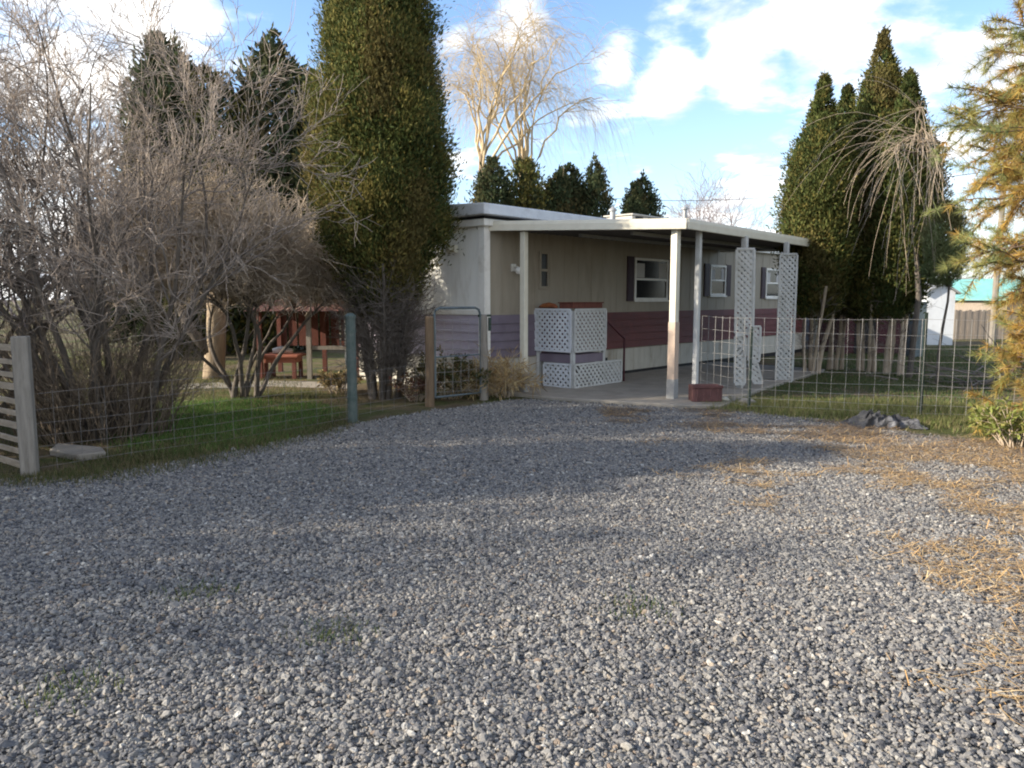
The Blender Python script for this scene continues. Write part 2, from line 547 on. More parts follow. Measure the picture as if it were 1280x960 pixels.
# stones: points carrying one instanced crushed stone each
def scatter_stones():
    n = 960000
    D = np.sqrt(rng.uniform(1.3 ** 2, 12.2 ** 2, n))
    X = rng.uniform(-1, 1, n) * (D * .76 + 1.0)
    far = edge_y(X) + rng.normal(0, .10, n)
    keep = D < far
    # thin out towards the littered right-hand side
    side = np.clip((X - (1.6 + .16 * D)) / 3.2, 0, 1) * np.clip((D - 2.6) / 2.5, 0, 1)
    keep &= rng.random(n) > side * .55
    X, D = X[keep], D[keep]
    n = len(X)
    s = np.exp(rng.normal(math.log(.0070), .32, n))
    s = np.clip(s, .0045, .019)
    big = rng.random(n) < .004
    s[big] *= 1.6
    bumps = np.array([mnoise.noise(Vector((float(x) * .8, float(y) * .8, 0.0))) for x, y in zip(X[::1], D[::1])]) * .008
    Z = .004 + s * rng.uniform(.15, .6, n) + np.maximum(bumps, -.003)
    me = bpy.data.meshes.new('gravel_stones')
    me.vertices.add(n)
    me.vertices.foreach_set('co', np.stack([X, D, Z], 1).astype(np.float32).ravel())
    a = me.attributes.new('stone_scale', 'FLOAT_VECTOR', 'POINT')
    sc = s[:, None] * np.stack([rng.uniform(.85, 1.5, n), rng.uniform(.75, 1.15, n), rng.uniform(.45, .8, n)], 1)
    a.data.foreach_set('vector', sc.astype(np.float32).ravel())
    a = me.attributes.new('stone_turn', 'FLOAT_VECTOR', 'POINT')
    ro = np.stack([rng.normal(0, .45, n), rng.normal(0, .45, n), rng.uniform(0, 6.28, n)], 1)
    a.data.foreach_set('vector', ro.astype(np.float32).ravel())
    me.update()
    o = bpy.data.objects.new('gravel_stones', me)
    COL.objects.link(o)
    ng = bpy.data.node_groups.new('scatter', 'GeometryNodeTree')
    ng.interface.new_socket('Geometry', in_out='INPUT', socket_type='NodeSocketGeometry')
    ng.interface.new_socket('Geometry', in_out='OUTPUT', socket_type='NodeSocketGeometry')
    N, L = ng.nodes, ng.links
    gi, go = N.new('NodeGroupInput'), N.new('NodeGroupOutput')
    join = N.new('GeometryNodeJoinGeometry')
    for i in range(9):
        ico = N.new('GeometryNodeMeshIcoSphere')
        ico.inputs['Radius'].default_value = 1.0
        ico.inputs['Subdivisions'].default_value = 2
        sp = N.new('GeometryNodeSetPosition')
        nz = N.new('ShaderNodeTexNoise')
        nz.noise_dimensions = '4D'
        nz.inputs['W'].default_value = i * 7.3
        nz.inputs['Scale'].default_value = .85
        nz.inputs['Detail'].default_value = 1.0
        sub = N.new('ShaderNodeVectorMath'); sub.operation = 'SUBTRACT'; sub.inputs[1].default_value = (.5, .5, .5)
        mul = N.new('ShaderNodeVectorMath'); mul.operation = 'SCALE'; mul.inputs['Scale'].default_value = 2.2
        L.new(nz.outputs['Color'], sub.inputs[0]); L.new(sub.outputs[0], mul.inputs[0])
        L.new(ico.outputs['Mesh'], sp.inputs['Geometry']); L.new(mul.outputs[0], sp.inputs['Offset'])
        sm = N.new('GeometryNodeSetMaterial'); sm.inputs['Material'].default_value = M['stone']
        L.new(sp.outputs[0], sm.inputs['Geometry'])
        g2i = N.new('GeometryNodeGeometryToInstance')
        L.new(sm.outputs[0], g2i.inputs[0])
        L.new(g2i.outputs[0], join.inputs[0])
    iop = N.new('GeometryNodeInstanceOnPoints')
    iop.inputs['Pick Instance'].default_value = True
    L.new(gi.outputs[0], iop.inputs['Points']); L.new(join.outputs[0], iop.inputs['Instance'])
    rv = N.new('FunctionNodeRandomValue'); rv.data_type = 'INT'
    for s_ in rv.inputs:
        if s_.type == 'INT' and s_.name == 'Min': s_.default_value = 0
        if s_.type == 'INT' and s_.name == 'Max': s_.default_value = 8
    io = [s_ for s_ in rv.outputs if s_.type == 'INT'][0]
    L.new(io, iop.inputs['Instance Index'])
    for nm, sock in (('stone_scale', 'Scale'), ('stone_turn', 'Rotation')):
        na = N.new('GeometryNodeInputNamedAttribute'); na.data_type = 'FLOAT_VECTOR'
        na.inputs['Name'].default_value = nm
        L.new(na.outputs['Attribute'], iop.inputs[sock])
    L.new(iop.outputs[0], go.inputs[0])
    md = o.modifiers.new('scatter', 'NODES')
    md.node_group = ng
    me.materials.append(M['stone'])
    tag(o, 'loose grey crushed stones covering the driveway', 'gravel', kind='stuff')


scatter_stones()


def blades(name, label, pts, h, w, cols, cat='grass', lay=.0, mat='blade'):
    n = len(pts)
    az = rng.uniform(0, 2 * np.pi, n)
    lean = rng.uniform(.1, .7, n) + lay
    D = np.stack([np.cos(az) * lean, np.sin(az) * lean, np.ones(n)], 1)
    D = nrm(D)
    W = nrm(np.cross(D, rng.normal(size=(n, 3))))
    hh = (h * rng.uniform(.5, 1.3, n))[:, None]
    V = np.stack([pts - W * w * .5, pts + W * w * .5, pts + D * hh], 1).reshape(-1, 3)
    F = np.arange(n * 3).reshape(-1, 3)
    cols = np.array(cols)
    t = cols[rng.integers(0, len(cols), n)] * rng.uniform(.7, 1.3, (n, 1))
    o = np_mesh(name, V, F, mat, tint=np.repeat(t, 3, 0))
    return tag(o, label, cat, kind='stuff')


def inpoly(P, poly):
    x, y = P[:, 0], P[:, 1]
    c = np.zeros(len(P), bool)
    j = len(poly) - 1
    for i in range(len(poly)):
        xi, yi, xj, yj = poly[i][0], poly[i][1], poly[j][0], poly[j][1]
        cr = ((yi > y) != (yj > y)) & (x < (xj - xi) * (y - yi) / (yj - yi + 1e-12) + xi)
        c ^= cr
        j = i
    return c


def noise01(P, s, seed=0.0):
    return np.array([mnoise.noise(Vector((float(a) * s, float(b) * s, seed))) for a, b in P[:, :2]]) * .5 + .5


def poly_pts(px, n, dens_noise=0.0, s=1.2, z=0.0, seed=0.0, jit=.15):
    poly = [gnd(*p) for p in px]
    x0, x1 = min(p.x for p in poly), max(p.x for p in poly)
    y0, y1 = min(p.y for p in poly), max(p.y for p in poly)
    P = np.stack([rng.uniform(x0, x1, n * 3), rng.uniform(y0, y1, n * 3), np.full(n * 3, z)], 1)
    P = P[inpoly(P + rng.normal(0, jit, P.shape), poly)][:n]
    if dens_noise:
        P = P[noise01(P, s, seed) + rng.normal(0, .10, len(P)) > dens_noise]
    return P


GREEN = [(.10, .21, .04), (.08, .18, .035), (.13, .23, .05), (.07, .14, .03), (.16, .19, .07), (.22, .20, .09)]
MIXED = [(.09, .11, .035), (.16, .14, .06), (.07, .09, .03), (.20, .165, .085), (.11, .10, .05)]
PALE_SUNLIT = [(.17, .19, .06), (.22, .22, .09), (.13, .16, .045), (.26, .22, .11)]  # sun patch along the fence, put into the blade colour
blades('lawn_grass', 'bright green lawn grass inside the left wire fence', poly_pts([(190, 572), (160, 540), (200, 506), (300, 500), (400, 508), (412, 530), (340, 552)], 36000, .34, 1.0), .06, .008, GREEN)
blades('yard_grass', 'thin dull grass under the bare shrubs', poly_pts([(-60, 598), (60, 600), (180, 590), (300, 566), (430, 532), (440, 500), (240, 440), (20, 450)], 42000, .42, .8, seed=4), .07, .008, MIXED)
blades('side_yard_grass', 'patchy grass of the yard beyond the right fence', poly_pts([(930, 512), (1060, 526), (1300, 540), (1400, 470), (1250, 432), (1020, 440), (960, 485)], 60000, .40, .7, seed=7), .055, .010, [(.07, .115, .035), (.055, .10, .035), (.10, .12, .045), (.15, .13, .06)])
blades('fence_line_grass', 'grass grown tall along the right fence foot, tinted pale for a sunlit band', poly_pts([(880, 511), (1060, 528), (1180, 536), (1400, 550), (1400, 522), (1180, 506), (1000, 503), (890, 500)], 26000, .30, 1.5, seed=2), .085, .009, PALE_SUNLIT)
blades('gravel_edge_grass', 'dry grass tufts at the left gravel edge', poly_pts([(-40, 612), (60, 606), (150, 598), (260, 577), (440, 536), (440, 522), (250, 556), (60, 582)], 16000, .38, 1.4, seed=9), .06, .008, MIXED)
wt = np.concatenate([np.random.default_rng(5).normal(0, 1, (160, 3)) * np.array([.10, .08, 0]) + np.array(gnd(*p, .012)) for p in ((800, 760), (420, 792), (88, 862), (250, 740))])
blades('gravel_weeds', 'small weeds sprouting through the gravel', wt, .035, .006, [(.07, .11, .03), (.12, .13, .05)], 'weeds')


def litter():
    """fallen pine needles lying on the right-hand gravel, in drifts"""
    n = 150000
    D = np.sqrt(rng.uniform(2.3 ** 2, 10.6 ** 2, n))
    X = rng.uniform(1.2, 8.6, n)
    P = np.stack([X, D, np.full(n, .02)], 1)
    ok = (D < edge_y(X) + .2) & (X < D * .74 + 1.4)
    side = np.clip((X - (1.3 + .20 * D)) / 2.2, 0, 1) ** 1.3
    P, side = P[ok], side[ok]
    ns = noise01(P, 1.1, 5.5) * .6 + noise01(P * np.array([1, 2.2, 1]), 2.4, 1.5) * .5
    drift = (ns + rng.normal(0, .05, len(P)) + side * .22 > .685)
    loose = rng.random(len(P)) < .24 * side
    keep = drift | loose
    P, drift = P[keep], drift[keep]
    n = len(P)
    P[:, 2] = rng.uniform(.014, .034, n)
    az = rng.uniform(0, np.pi * 2, n)
    d = np.stack([np.cos(az), np.sin(az), rng.normal(0, .15, n)], 1)
    w = np.stack([-np.sin(az), np.cos(az), np.zeros(n)], 1) * .0022
    ln = rng.uniform(.05, .13, n)[:, None]
    V = np.stack([P - w, P + w, P + d * ln + w, P + d * ln - w], 1).reshape(-1, 3)
    cols = np.array([(.62, .40, .17), (.56, .34, .14), (.68, .50, .27), (.44, .30, .16)])
    t = cols[rng.integers(0, 4, n)] * rng.uniform(.7, 1.2, (n, 1))
    dull = np.array([(.24, .18, .13), (.17, .13, .10), (.30, .23, .17)])
    pick = ~drift | (rng.random(n) < np.interp(P[:, 1], [6, 9], [.3, .72]))
    t[pick] = dull[rng.integers(0, 3, n)][pick]
    tag(np_mesh('fallen_needles', V, np.arange(n * 4).reshape(-1, 4), 'straw', tint=np.repeat(t, 4, 0)), 'tan fallen pine needles drifted over the gravel', 'pine needles', kind='stuff')


litter()

# ================================================================== mobile home
W0 = Vector((-.44, 12.2, 0))
LX = Vector((.677, .736, 0)).normalized()
SX = Vector((.736, -.677, 0)).normalized()
UP = Vector((0, 0, 1))


def P(l, s, z=0.0):
    return W0 + LX * l + SX * s + UP * z


def lbox(mb, l0, l1, s0, s1, z0, z1):
    mb.obox(P(l0, s0, z0), LX * (l1 - l0), SX * (s1 - s0), UP * (z1 - z0))


TW, TL = 3.75, 13.0      # width, length
home = empty('mobile_home', P(0, 0), 'long white single-storey mobile home with lavender and maroon lower siding', 'mobile home')
w = MB()
lbox(w, 0, TL, -TW, 0, .12, 2.70)
for k in range(1, 32):                      # pressed ribs of the long wall
    lbox(w, k * .405, k * .405 + .018, -.002, .004, 1.30, 2.69)
w.build('wall', 'beige_wall_shaded', home)
w = MB()
lbox(w, -.004, -.0005, -TW + .02, -.02, .14, 2.66)
for k in range(1, 9):
    lbox(w, -.0065, -.0042, -k * .405, -k * .405 + .018, 1.30, 2.66)
tag(w.build('wall', 'white_wall', home), 'white end wall')
w = MB()
for k in range(5):                          # lapped boards of the lower band, end wall
    z = .56 + k * .142
    w.prism([P(-.0075, -TW + .06, z), P(-.030, -TW + .06, z), P(-.012, -TW + .06, z + .139), P(-.0075, -TW + .06, z + .139)], SX * (TW - .12))
tag(w.build('siding_band', 'lavender', home), 'lavender lower boards of the end wall')
for nm, l0, l1, mt in (('plum boards near the corner', .10, 1.34, 'plum'), ('maroon boards of the long wall', 1.345, TL - .05, 'maroon')):  # plum tone next to the corner, maroon farther along
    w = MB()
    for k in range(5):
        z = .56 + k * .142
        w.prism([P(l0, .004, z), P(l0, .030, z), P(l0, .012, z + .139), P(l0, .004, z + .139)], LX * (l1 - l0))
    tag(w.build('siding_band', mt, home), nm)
w = MB()
lbox(w, -.012, 1.3, .002, .014, .0, .54)
lbox(w, 1.305, TL, .002, .014, .10, .54)
lbox(w, -.016, -.002, -TW, .014, .0, .54)
for k in range(1, 21):
    lbox(w, k * .61, k * .61 + .02, .010, .020, .10, .54)
w.build('skirting', 'skirt', home)
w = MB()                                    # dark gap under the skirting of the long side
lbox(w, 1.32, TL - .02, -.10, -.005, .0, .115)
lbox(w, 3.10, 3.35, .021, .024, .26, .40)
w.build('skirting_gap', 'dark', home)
w = MB()
lbox(w, -.022, .10, .016, .034, .54, 2.68)
lbox(w, -.036, -.014, -.10, .034, .05, 2.68)
w.build('corner_trim', 'white_trim', home)
w = MB()
lbox(w, -.034, -.014, -TW - .03, -TW + .14, .05, 2.66)
w.build('corner_trim', 'white_trim', home)
w = MB()
lbox(w, -.038, -.006, -TW + .15, -.11, 1.275, 1.345)
w.build('band_trim', 'white_trim', home)
w = MB()                                    # soffit board, then the wide roof rim, over a shadow gap
lbox(w, -.10, TL + .1, -TW - .10, .10, 2.672, 2.78)
w.build('soffit', 'white_trim', home, .008)
w = MB()
prof = [(-TW - .22, 2.83), (-TW - .22, 3.00), (-TW * .5, 3.10), (.22, 3.00), (.22, 2.83)]
w.prism([P(-.22, s, z) for s, z in prof], LX * (TL + .44))
roof = w.build('roof', 'roof_metal', home, .012)
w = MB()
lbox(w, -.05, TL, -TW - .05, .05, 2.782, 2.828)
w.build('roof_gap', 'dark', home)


def pipe(l, s, z0, z1, r, capr=None):
    m_ = MB()
    m_.tube([P(l, s, z0), P(l, s, z1)], r, 12)
    if capr:
        m_.tube([P(l, s, z1), P(l, s, z1 + .03), P(l, s, z1 + .09)], [capr, capr, .02], 12)
    return m_


pipe(7.9, -1.0, 3.0, 3.66, .05, .09).build('vent_pipe', 'grey_metal', roof)
pipe(5.05, -1.1, 3.0, 3.40, .06, .09).build('vent_pipe', 'grey_metal', roof)
m_ = MB()
lbox(m_, 5.5, 7.1, -1.6, -.9, 3.04, 3.34)
lbox(m_, 5.45, 7.15, -1.65, -.85, 3.34, 3.37)
ac = m_.build('roof_cooler', 'skirt', roof, .01)
for k in range(3):
    m_ = MB()
    lbox(m_, 5.62 + k * .5, 5.92 + k * .5, -.899, -.893, 3.22, 3.32)
    m_.build('vent_slot', 'dark', ac)


def window(l, wd, z0, z1, shutters=True, sash=True, curt=True, fr='white_trim'):
    m_ = MB()
    t = .045
    for a in ((l, l + wd, z0, z0 + t), (l, l + wd, z1 - t, z1)):
        lbox(m_, a[0], a[1], .002, .034, a[2], a[3])
    for a in (l, l + wd - t):
        lbox(m_, a, a + t, .003, .032, z0 + t, z1 - t)
    if sash:
        lbox(m_, l + t, l + wd - t, .004, .028, (z0 + z1) / 2 - .02, (z0 + z1) / 2 + .02)
    wn = m_.build('window', fr, home)
    m_ = MB()
    lbox(m_, l + t, l + wd - t, .002, .008, z0 + t, z1 - t)
    m_.build('pane', 'glass', wn)
    if curt:
        m_ = MB()
        lbox(m_, l + t + .02, l + t + wd * .26, .0085, .011, (z0 + z1) / 2 + .03, z1 - t - .06)
        m_.build('curtain', 'curtain', wn)
        m_ = MB()
        lbox(m_, l + wd * .72, l + wd - t - .01, .0085, .011, (z0 + z1) / 2 + .03, z1 - t - .03)
        m_.build('curtain', 'curtain', wn)
        m_ = MB()
        lbox(m_, l - .03, l + wd + .03, .003, .055, z0 - .035, z0 - .002)
        m_.build('sill', 'white_trim', wn)
    if shutters:
        for a in (l - .26, l + wd + .03):
            m_ = MB()
            lbox(m_, a, a + .23, .003, .026, z0 - .02, z1 + .02)
            for k in range(14):
                zz = z0 + .05 + k * (z1 - z0 - .1) / 14
                lbox(m_, a + .03, a + .20, .0262, .032, zz, zz + .03)
            m_.build('shutter', 'shutter', wn)


window(1.32, .26, 1.70, 2.34, shutters=False, curt=False, fr='beige_wall_shaded')
window(4.25, 1.25, 1.50, 2.34)
window(7.35, .75, 1.60, 2.30)
window(10.3, .9, 1.55, 2.30)
m_ = MB()                                    # porch light by the corner
lbox(m_, .62, .72, .004, .03, 1.98, 2.1)
m_.tube([P(.67, .03, 2.04), P(.67, .10, 2.06), P(.67, .13, 2.03)], .012, 6)
lp = m_.build('wall_lamp', 'white_trim', home)
m_ = MB()
m_.tube([P(.67, .13, 1.93), P(.67, .13, 1.96), P(.67, .13, 2.02), P(.67, .13, 2.05)], [.02, .05, .06, .02], 10)
m_.build('lamp_shade', 'lampglass', lp, smooth=True)
m_ = MB()
lbox(m_, -.10, -.02, -.72, -.58, 2.28, 2.40)
m_.tube([P(-.10, -.65, 2.34), P(-.17, -.65, 2.30)], [.03, .06], 8)
m_.build('security_lamp', 'cream', home)
m_ = MB()                                    # rain spout at the far corner of the end wall
m_.tube([P(-.12, -TW + .02, 2.80), P(-.10, -TW + .02, 2.55), P(-.075, -TW + .03, 2.4), P(-.075, -TW + .03, 1.35)], .045, 8)
m_.build('downspout', 'white_trim', home)
m_ = MB()
lbox(m_, -.30, -.02, -TW - .2, -TW + .12, 2.60, 2.72)
m_.build('eave_box', 'white_trim', home)

# ================================================================== carport
A1, A2 = at(655, 493, 12.1), at(842, 503, 11.3)
PA = [Vector((.19, 12.15, 0)), Vector((2.40, 11.30, 0)), Vector((2.84, 11.72, 0)), Vector((3.82, 12.65, 0)), Vector((4.97, 13.95, 0)), Vector((6.3, 15.84, 0))]
cport = empty('carport', PA[1], 'cream trimmed flat carport awning on slim posts along the mobile home', 'carport')
q_in0, q_out0 = P(.10, .02), PA[1] + Vector((.12, -.16, 0))
q_out1 = PA[5] + LX * .5 + SX * .12
q_in1 = P((q_out1 - W0).dot(LX), .02)
zin, zout = 2.60, 2.53
corners = [q_in0 + UP * zin, q_out0 + UP * zout, q_out1 + UP * zout, q_in1 + UP * zin]
m_ = MB()
m_.prism([c + UP * .06 for c in corners], UP * .03)
for k in range(1, 46):                      # pressed channels of the awning sheets, running out from the wall
    a = k / 46
    p0, p1 = corners[0].lerp(corners[3], a), corners[1].lerp(corners[2], a)
    m_.bar(p0 + UP * .045, p1 + UP * .045, .02, .028)
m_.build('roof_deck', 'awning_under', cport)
m_ = MB()
for c0, c1 in ((0, 1), (1, 2), (2, 3)):
    p0, p1 = corners[c0], corners[c1]
    n_ = (p1 - p0).cross(UP).normalized()
    m_.prism([p0 - UP * .0, p0 + UP * .155, p0 + UP * .155 + n_ * .018, p0 + n_ * .035 + UP * .10, p0 + n_ * .035 + UP * .0], p1 - p0)
m_.build('fascia', 'cream', cport, .006)
m_ = MB()
for j, s in enumerate((.9, 1.9)):
    m_.bar(P(1.3, s, 2.575 - .02 * s), P(7.6, s, 2.575 - .02 * s), .05, .05)
m_.build('roof_beam', 'grey_metal', cport)
pw = [.095, .105, .075, .09, .08, .085]
for i, p in enumerate(PA):
    m_ = MB()
    h_ = 2.55 - (.0 if i else -.03)
    d = pw[i]
    rot = Matrix(((LX.x, SX.x, 0), (LX.y, SX.y, 0), (0, 0, 1)))
    m_.cbox(p + UP * h_ / 2, d, d, h_, rot)
    m_.cbox(p + UP * .02, d * 1.7, d * 1.7, .04, rot)
    post = m_.build('post', 'cream' if i in (0, 1) else 'lattice_old', cport, .006)
    if i == 1:                               # peeled lower length shows brown wood, foot is bare grey
        m_ = MB()
        m_.cbox(p + UP * .76, d + .012, d + .012, .86, rot)
        m_.build('peeled_board', 'peeled', post)
        m_ = MB()
        m_.cbox(p + UP * .19, d + .02, d + .02, .30, rot)
        m_.build('post_sleeve', 'grey_metal', post)
    if i == 0:
        m_ = MB()
        m_.cbox(p + UP * .17, d + .03, d + .03, .34, rot)
        m_.build('post_sleeve', 'grey_metal', post)


def clip_seg(p, d, w, h):
    """clip a line through p along d to the rectangle 0..w, 0..h"""
    t0, t1 = -1e9, 1e9
    for a, da, lim in ((p[0], d[0], w), (p[1], d[1], h)):
        if abs(da) < 1e-9:
            if a < 0 or a > lim: return None
            continue
        u, v = (0 - a) / da, (lim - a) / da
        t0, t1 = max(t0, min(u, v)), min(t1, max(u, v))
    return (t0, t1) if t1 - t0 > .03 else None


def lattice(mb, o, ux, uz, nrm_, w, h, pitch=.085, slat=.044, th=.007, frame=.0):
    """crossed diagonal slats on rectangle (o, ux*w, uz*h), each layer its own depth"""
    o, ux, uz, nrm_ = map(Vector, (o, ux, uz, nrm_))
    k = pitch * math.sqrt(2)
    for sgn, dep in ((1, 0), (-1, th + .001)):
        c = -h if sgn > 0 else 0
        n = int((w + h) / k) + 2
        for i in range(-1, n):
            x0 = c + i * k + k * .5
            d = (1 / math.sqrt(2), sgn / math.sqrt(2))
            p = (x0, 0) if sgn > 0 else (x0, 0)
            seg = clip_seg(p, d, w, h)
            if not seg or random.random() < .012: continue
            a = o + ux * (p[0] + d[0] * seg[0]) + uz * (p[1] + d[1] * seg[0]) + nrm_ * dep
            b_ = o + ux * (p[0] + d[0] * seg[1]) + uz * (p[1] + d[1] * seg[1]) + nrm_ * dep
            mb.bar(a, b_, slat, th, up=nrm_)
    if frame:
        for a, b_ in (((0, 0), (w, 0)), ((0, h), (w, h))):
            mb.bar(o + ux * a[0] + uz * a[1] + nrm_ * .018, o + ux * b_[0] + uz * b_[1] + nrm_ * .018, frame, .012, up=nrm_)
        for a, b_ in (((0, frame / 2), (0, h - frame / 2)), ((w, frame / 2), (w, h - frame / 2))):
            mb.bar(o + ux * a[0] + uz * a[1] + nrm_ * .018, o + ux * b_[0] + uz * b_[1] + nrm_ * .018, frame, .012, up=nrm_)


# lattice strips hung on two posts; the nearer one has split and its lower length swings out
OUT = (-LX + SX).normalized()
side = Vector((1, .05, 0)).normalized()
nout = Vector((.05, -1, 0)).normalized()
for (pt, wd_, z0, z1, tilt, lab, off) in ((PA[3], .30, .95, 2.34, .015, 'upper sheet of the split lattice', (-.15, .09)),
                                       (PA[3], .17, .12, .93, .03, 'left leg of the split lattice', (-.13, .10)),
                                       (PA[3], .19, .14, 1.08, -.12, 'right leg of the split lattice swung outward', (.11, .12)),
                                       (PA[4], .31, .02, 2.33, .0, 'straight lattice strip', (-.15, .09))):
    m_ = MB()
    uz = (UP - side * tilt).normalized()
    o_ = pt + side * off[0] + nout * off[1] + UP * z0
    if lab.startswith('right'):
        o_ = pt + side * (off[0] + .02) + nout * off[1] + UP * z0
        uz = (UP - side * .02).normalized()
        lattice(m_, o_ + side * .05, side, (UP - side * .30).normalized(), nout, wd_ * .8, .36, .070, .043, .006, .03)
        lattice(m_, o_ - side * .055 + UP * .36, side, (UP + side * .0).normalized(), nout, wd_, .58, .070, .043, .006, .03)
    else:
        lattice(m_, o_, side, uz, nout, wd_, z1 - z0, .070, .043, .006, .035)
    tag(m_.build('lattice_strip', 'lattice_old', cport), lab)

# slab under the carport
sl = [gnd(628, 494), gnd(690, 500), gnd(842, 510), gnd(905, 511), PA[3] + Vector((.25, -.2, 0)), PA[5] + Vector((.3, .1, 0)), P(7.8, .03), P(.4, .03)]
m_ = MB()
m_.prism([Vector((p.x, p.y, -.05)) for p in sl], UP * .10)
slab = m_.build('carport_slab', 'concrete', bevel=.015)
tag(slab, kind='structure')

# ================================================================== porch with lattice skirt
porch = empty('porch', P(1.5, .4), 'small wooden entry porch enclosed in white lattice panels beside the long wall', 'porch')
l0, l1, l2, s1 = 1.27, 2.12, 2.72, .80
m_ = MB()
for k in range(6):
    lbox(m_, l0 + .0, l1, .04 + k * .115, .04 + k * .115 + .108, .565, .60)
lbox(m_, l0 - .012, l0, .04, s1 + .02, .46, .60)
lbox(m_, l0, l1, s1 + .0, s1 + .02, .46, .60)
m_.build('deck', 'plum', porch)
m_ = MB()
for k in range(2):
    lbox(m_, l1 + .02 + k * .29, l1 + .29 + k * .29, .05, s1, .05, .40 - k * .19)
m_.build('steps', 'old_wood', porch)
for (l, s) in ((l0, s1), (l1, s1), (l0, .06), (l1, .06)):
    m_ = MB()
    lbox(m_, l - .03, l + .03, s - .03, s + .03, .04, 1.33)
    m_.build('corner_post', 'lattice_old', porch)
Z_ = -LX
for lab, o_, ux, nn, wd_, z0, z1, mt in (
        ('upper lattice panel facing the gate', P(l0 - .04, .02), SX, -LX, .78, .66, 1.35, 'lattice'),
        ('lower lattice panel facing the gate', P(l0 - .04, .22), SX, -LX, .58, .06, .44, 'lattice'),
        ('upper lattice panel facing the drive', P(l0 - .02, s1 + .04), LX, SX, .87, .66, 1.35, 'lattice_old'),
        ('lower lattice panel under deck and steps', P(l0 - .02, s1 + .04), LX, SX, 1.36, .06, .44, 'lattice_old')):
    m_ = MB()
    lattice(m_, o_ + UP * z0, ux, UP, nn, wd_, z1 - z0, .078, .042, .007, .035)
    tag(m_.build('lattice_panel', mt, porch), lab)
m_ = MB()
m_.tube([P(l1 + .05, s1 + .02, 1.16), P(l2 + .02, s1 + .02, .82), P(l2 + .02, s1 + .02, .05)], .022, 6)
m_.build('hand_rail', 'dark_red', porch)
# things set on the porch rail
m_ = MB()
lbox(m_, l0 + .03, l1, .48, .78, 1.372, 1.455)
lbox(m_, l0 + .01, l1 + .02, .46, .80, 1.455, 1.475)
pb = m_.build('planter_box', 'red_wood', bevel=.006, loc=P(1.7, .6, 1.372))
tag(pb, 'dark red wooden planter box along the porch railing top', 'planter box')
m_ = MB()
for k in range(9):
    a = k * 2.4
    c = P(l0 + .18 + .02 * (k % 3), .20 + .025 * (k // 3), 1.30)
m_.tube([P(l0 + .01, .06, 1.39), P(l0 + .02, .14, 1.41), P(l0 + .03, .26, 1.42), P(l0 + .02, .38, 1.41), P(l0 + .01, .45, 1.39)], [.02, .04, .05, .04, .02], 9)
cu = m_.build('cushion', 'orange_brown', smooth=True, loc=P(l0 + .02, .26, 1.36))
tag(cu, 'orange brown rolled cushion lying over the lattice top of the porch', 'cushion')

# clutter behind the third post
bp = MB()
c = gnd(881, 505)
for a in range(4):
    d0, d1 = [(Vector((-.2, -.13, 0)), Vector((.2, -.13, 0))), (Vector((.2, -.13, 0)), Vector((.2, .13, 0))), (Vector((.2, .13, 0)), Vector((-.2, .13, 0))), (Vector((-.2, .13, 0)), Vector((-.2, -.13, 0)))][a]
    bp.bar(c + d0 + UP * .165, c + d1 + UP * .165, .03, .23)
bp.bar(c + Vector((-.22, -.147, .27)), c + Vector((.22, -.147, .27)), .03, .04)
for k in range(4):
    bp.bar(c + Vector((-.15 + .1 * k, -.148, .06)), c + Vector((-.15 + .1 * k, -.148, .25)), .03, .012, up=(0, 1, 0))
cr = bp.build('planter_crate', 'brick', bevel=.005, loc=c)
tag(cr, 'dull red slatted planter crate at the foot of the thin carport post', 'planter')


def rock(name, c, r, mat, label, cat, sq=(1, 1, .6), seed=0, group=None, amp=.35, sub=3):
    import bmesh
    bm = bmesh.new()
    bmesh.ops.create_icosphere(bm, subdivisions=sub, radius=1)
    for v in bm.verts:
        p = v.co.copy()
        k = 1 + amp * mnoise.noise(p * 1.3 + Vector((seed, 0, 0))) + amp * .5 * mnoise.noise(p * 3 + Vector((0, seed, 0)))
        v.co = Vector((p.x * sq[0], p.y * sq[1], p.z * sq[2])) * r * k
    zmin = min(v.co.z for v in bm.verts)
    me = bpy.data.meshes.new(name)
    bm.to_mesh(me)
    bm.free()
    me.materials.append(M[mat])
    o = bpy.data.objects.new(name, me)
    COL.objects.link(o)
    o.location = (c.x, c.y, c.z - zmin * .75)
    return tag(o, label, cat, group)


rock('stone', gnd(905, 504), .085, 'cream', 'pale rounded stone beside the red planter crate', 'stone', seed=3)
rock('stone', gnd(932, 506), .10, 'concrete', 'flat grey stone at the foot of the split lattice', 'stone', (1.3, .8, .5), 8)
rock('paper_bag', gnd(884, 492, .05) + UP * .0, .07, 'curtain', 'crumpled whitish bag behind the red planter crate', 'bag', seed=5)

# ================================================================== fences and gate
def wire_grid(mb, p0, p1, zs, dx, r=.0032, h0=.03):
    p0, p1 = Vector(p0), Vector(p1)
    ln = (p1 - p0).length
    d = (p1 - p0) / ln
    nn = d.cross(UP)
    k = max(2, int(ln / .8))
    for z in zs:
        pts = [p0 + d * (ln * i / k) + UP * (z + .012 * math.sin(i * 1.9 + z * 7)) for i in range(k + 1)]
        mb.tube(pts, r, 4)
    n = int(ln / dx)
    for i in range(n + 1):
        q = p0 + d * (i * dx) + nn * r * 1.5
        mb.tube([q + UP * (zs[0] - .02), q + UP * ((zs[0] + zs[-1]) / 2) + d * random.uniform(-.01, .01), q + UP * (zs[-1] + .01)], r, 4)


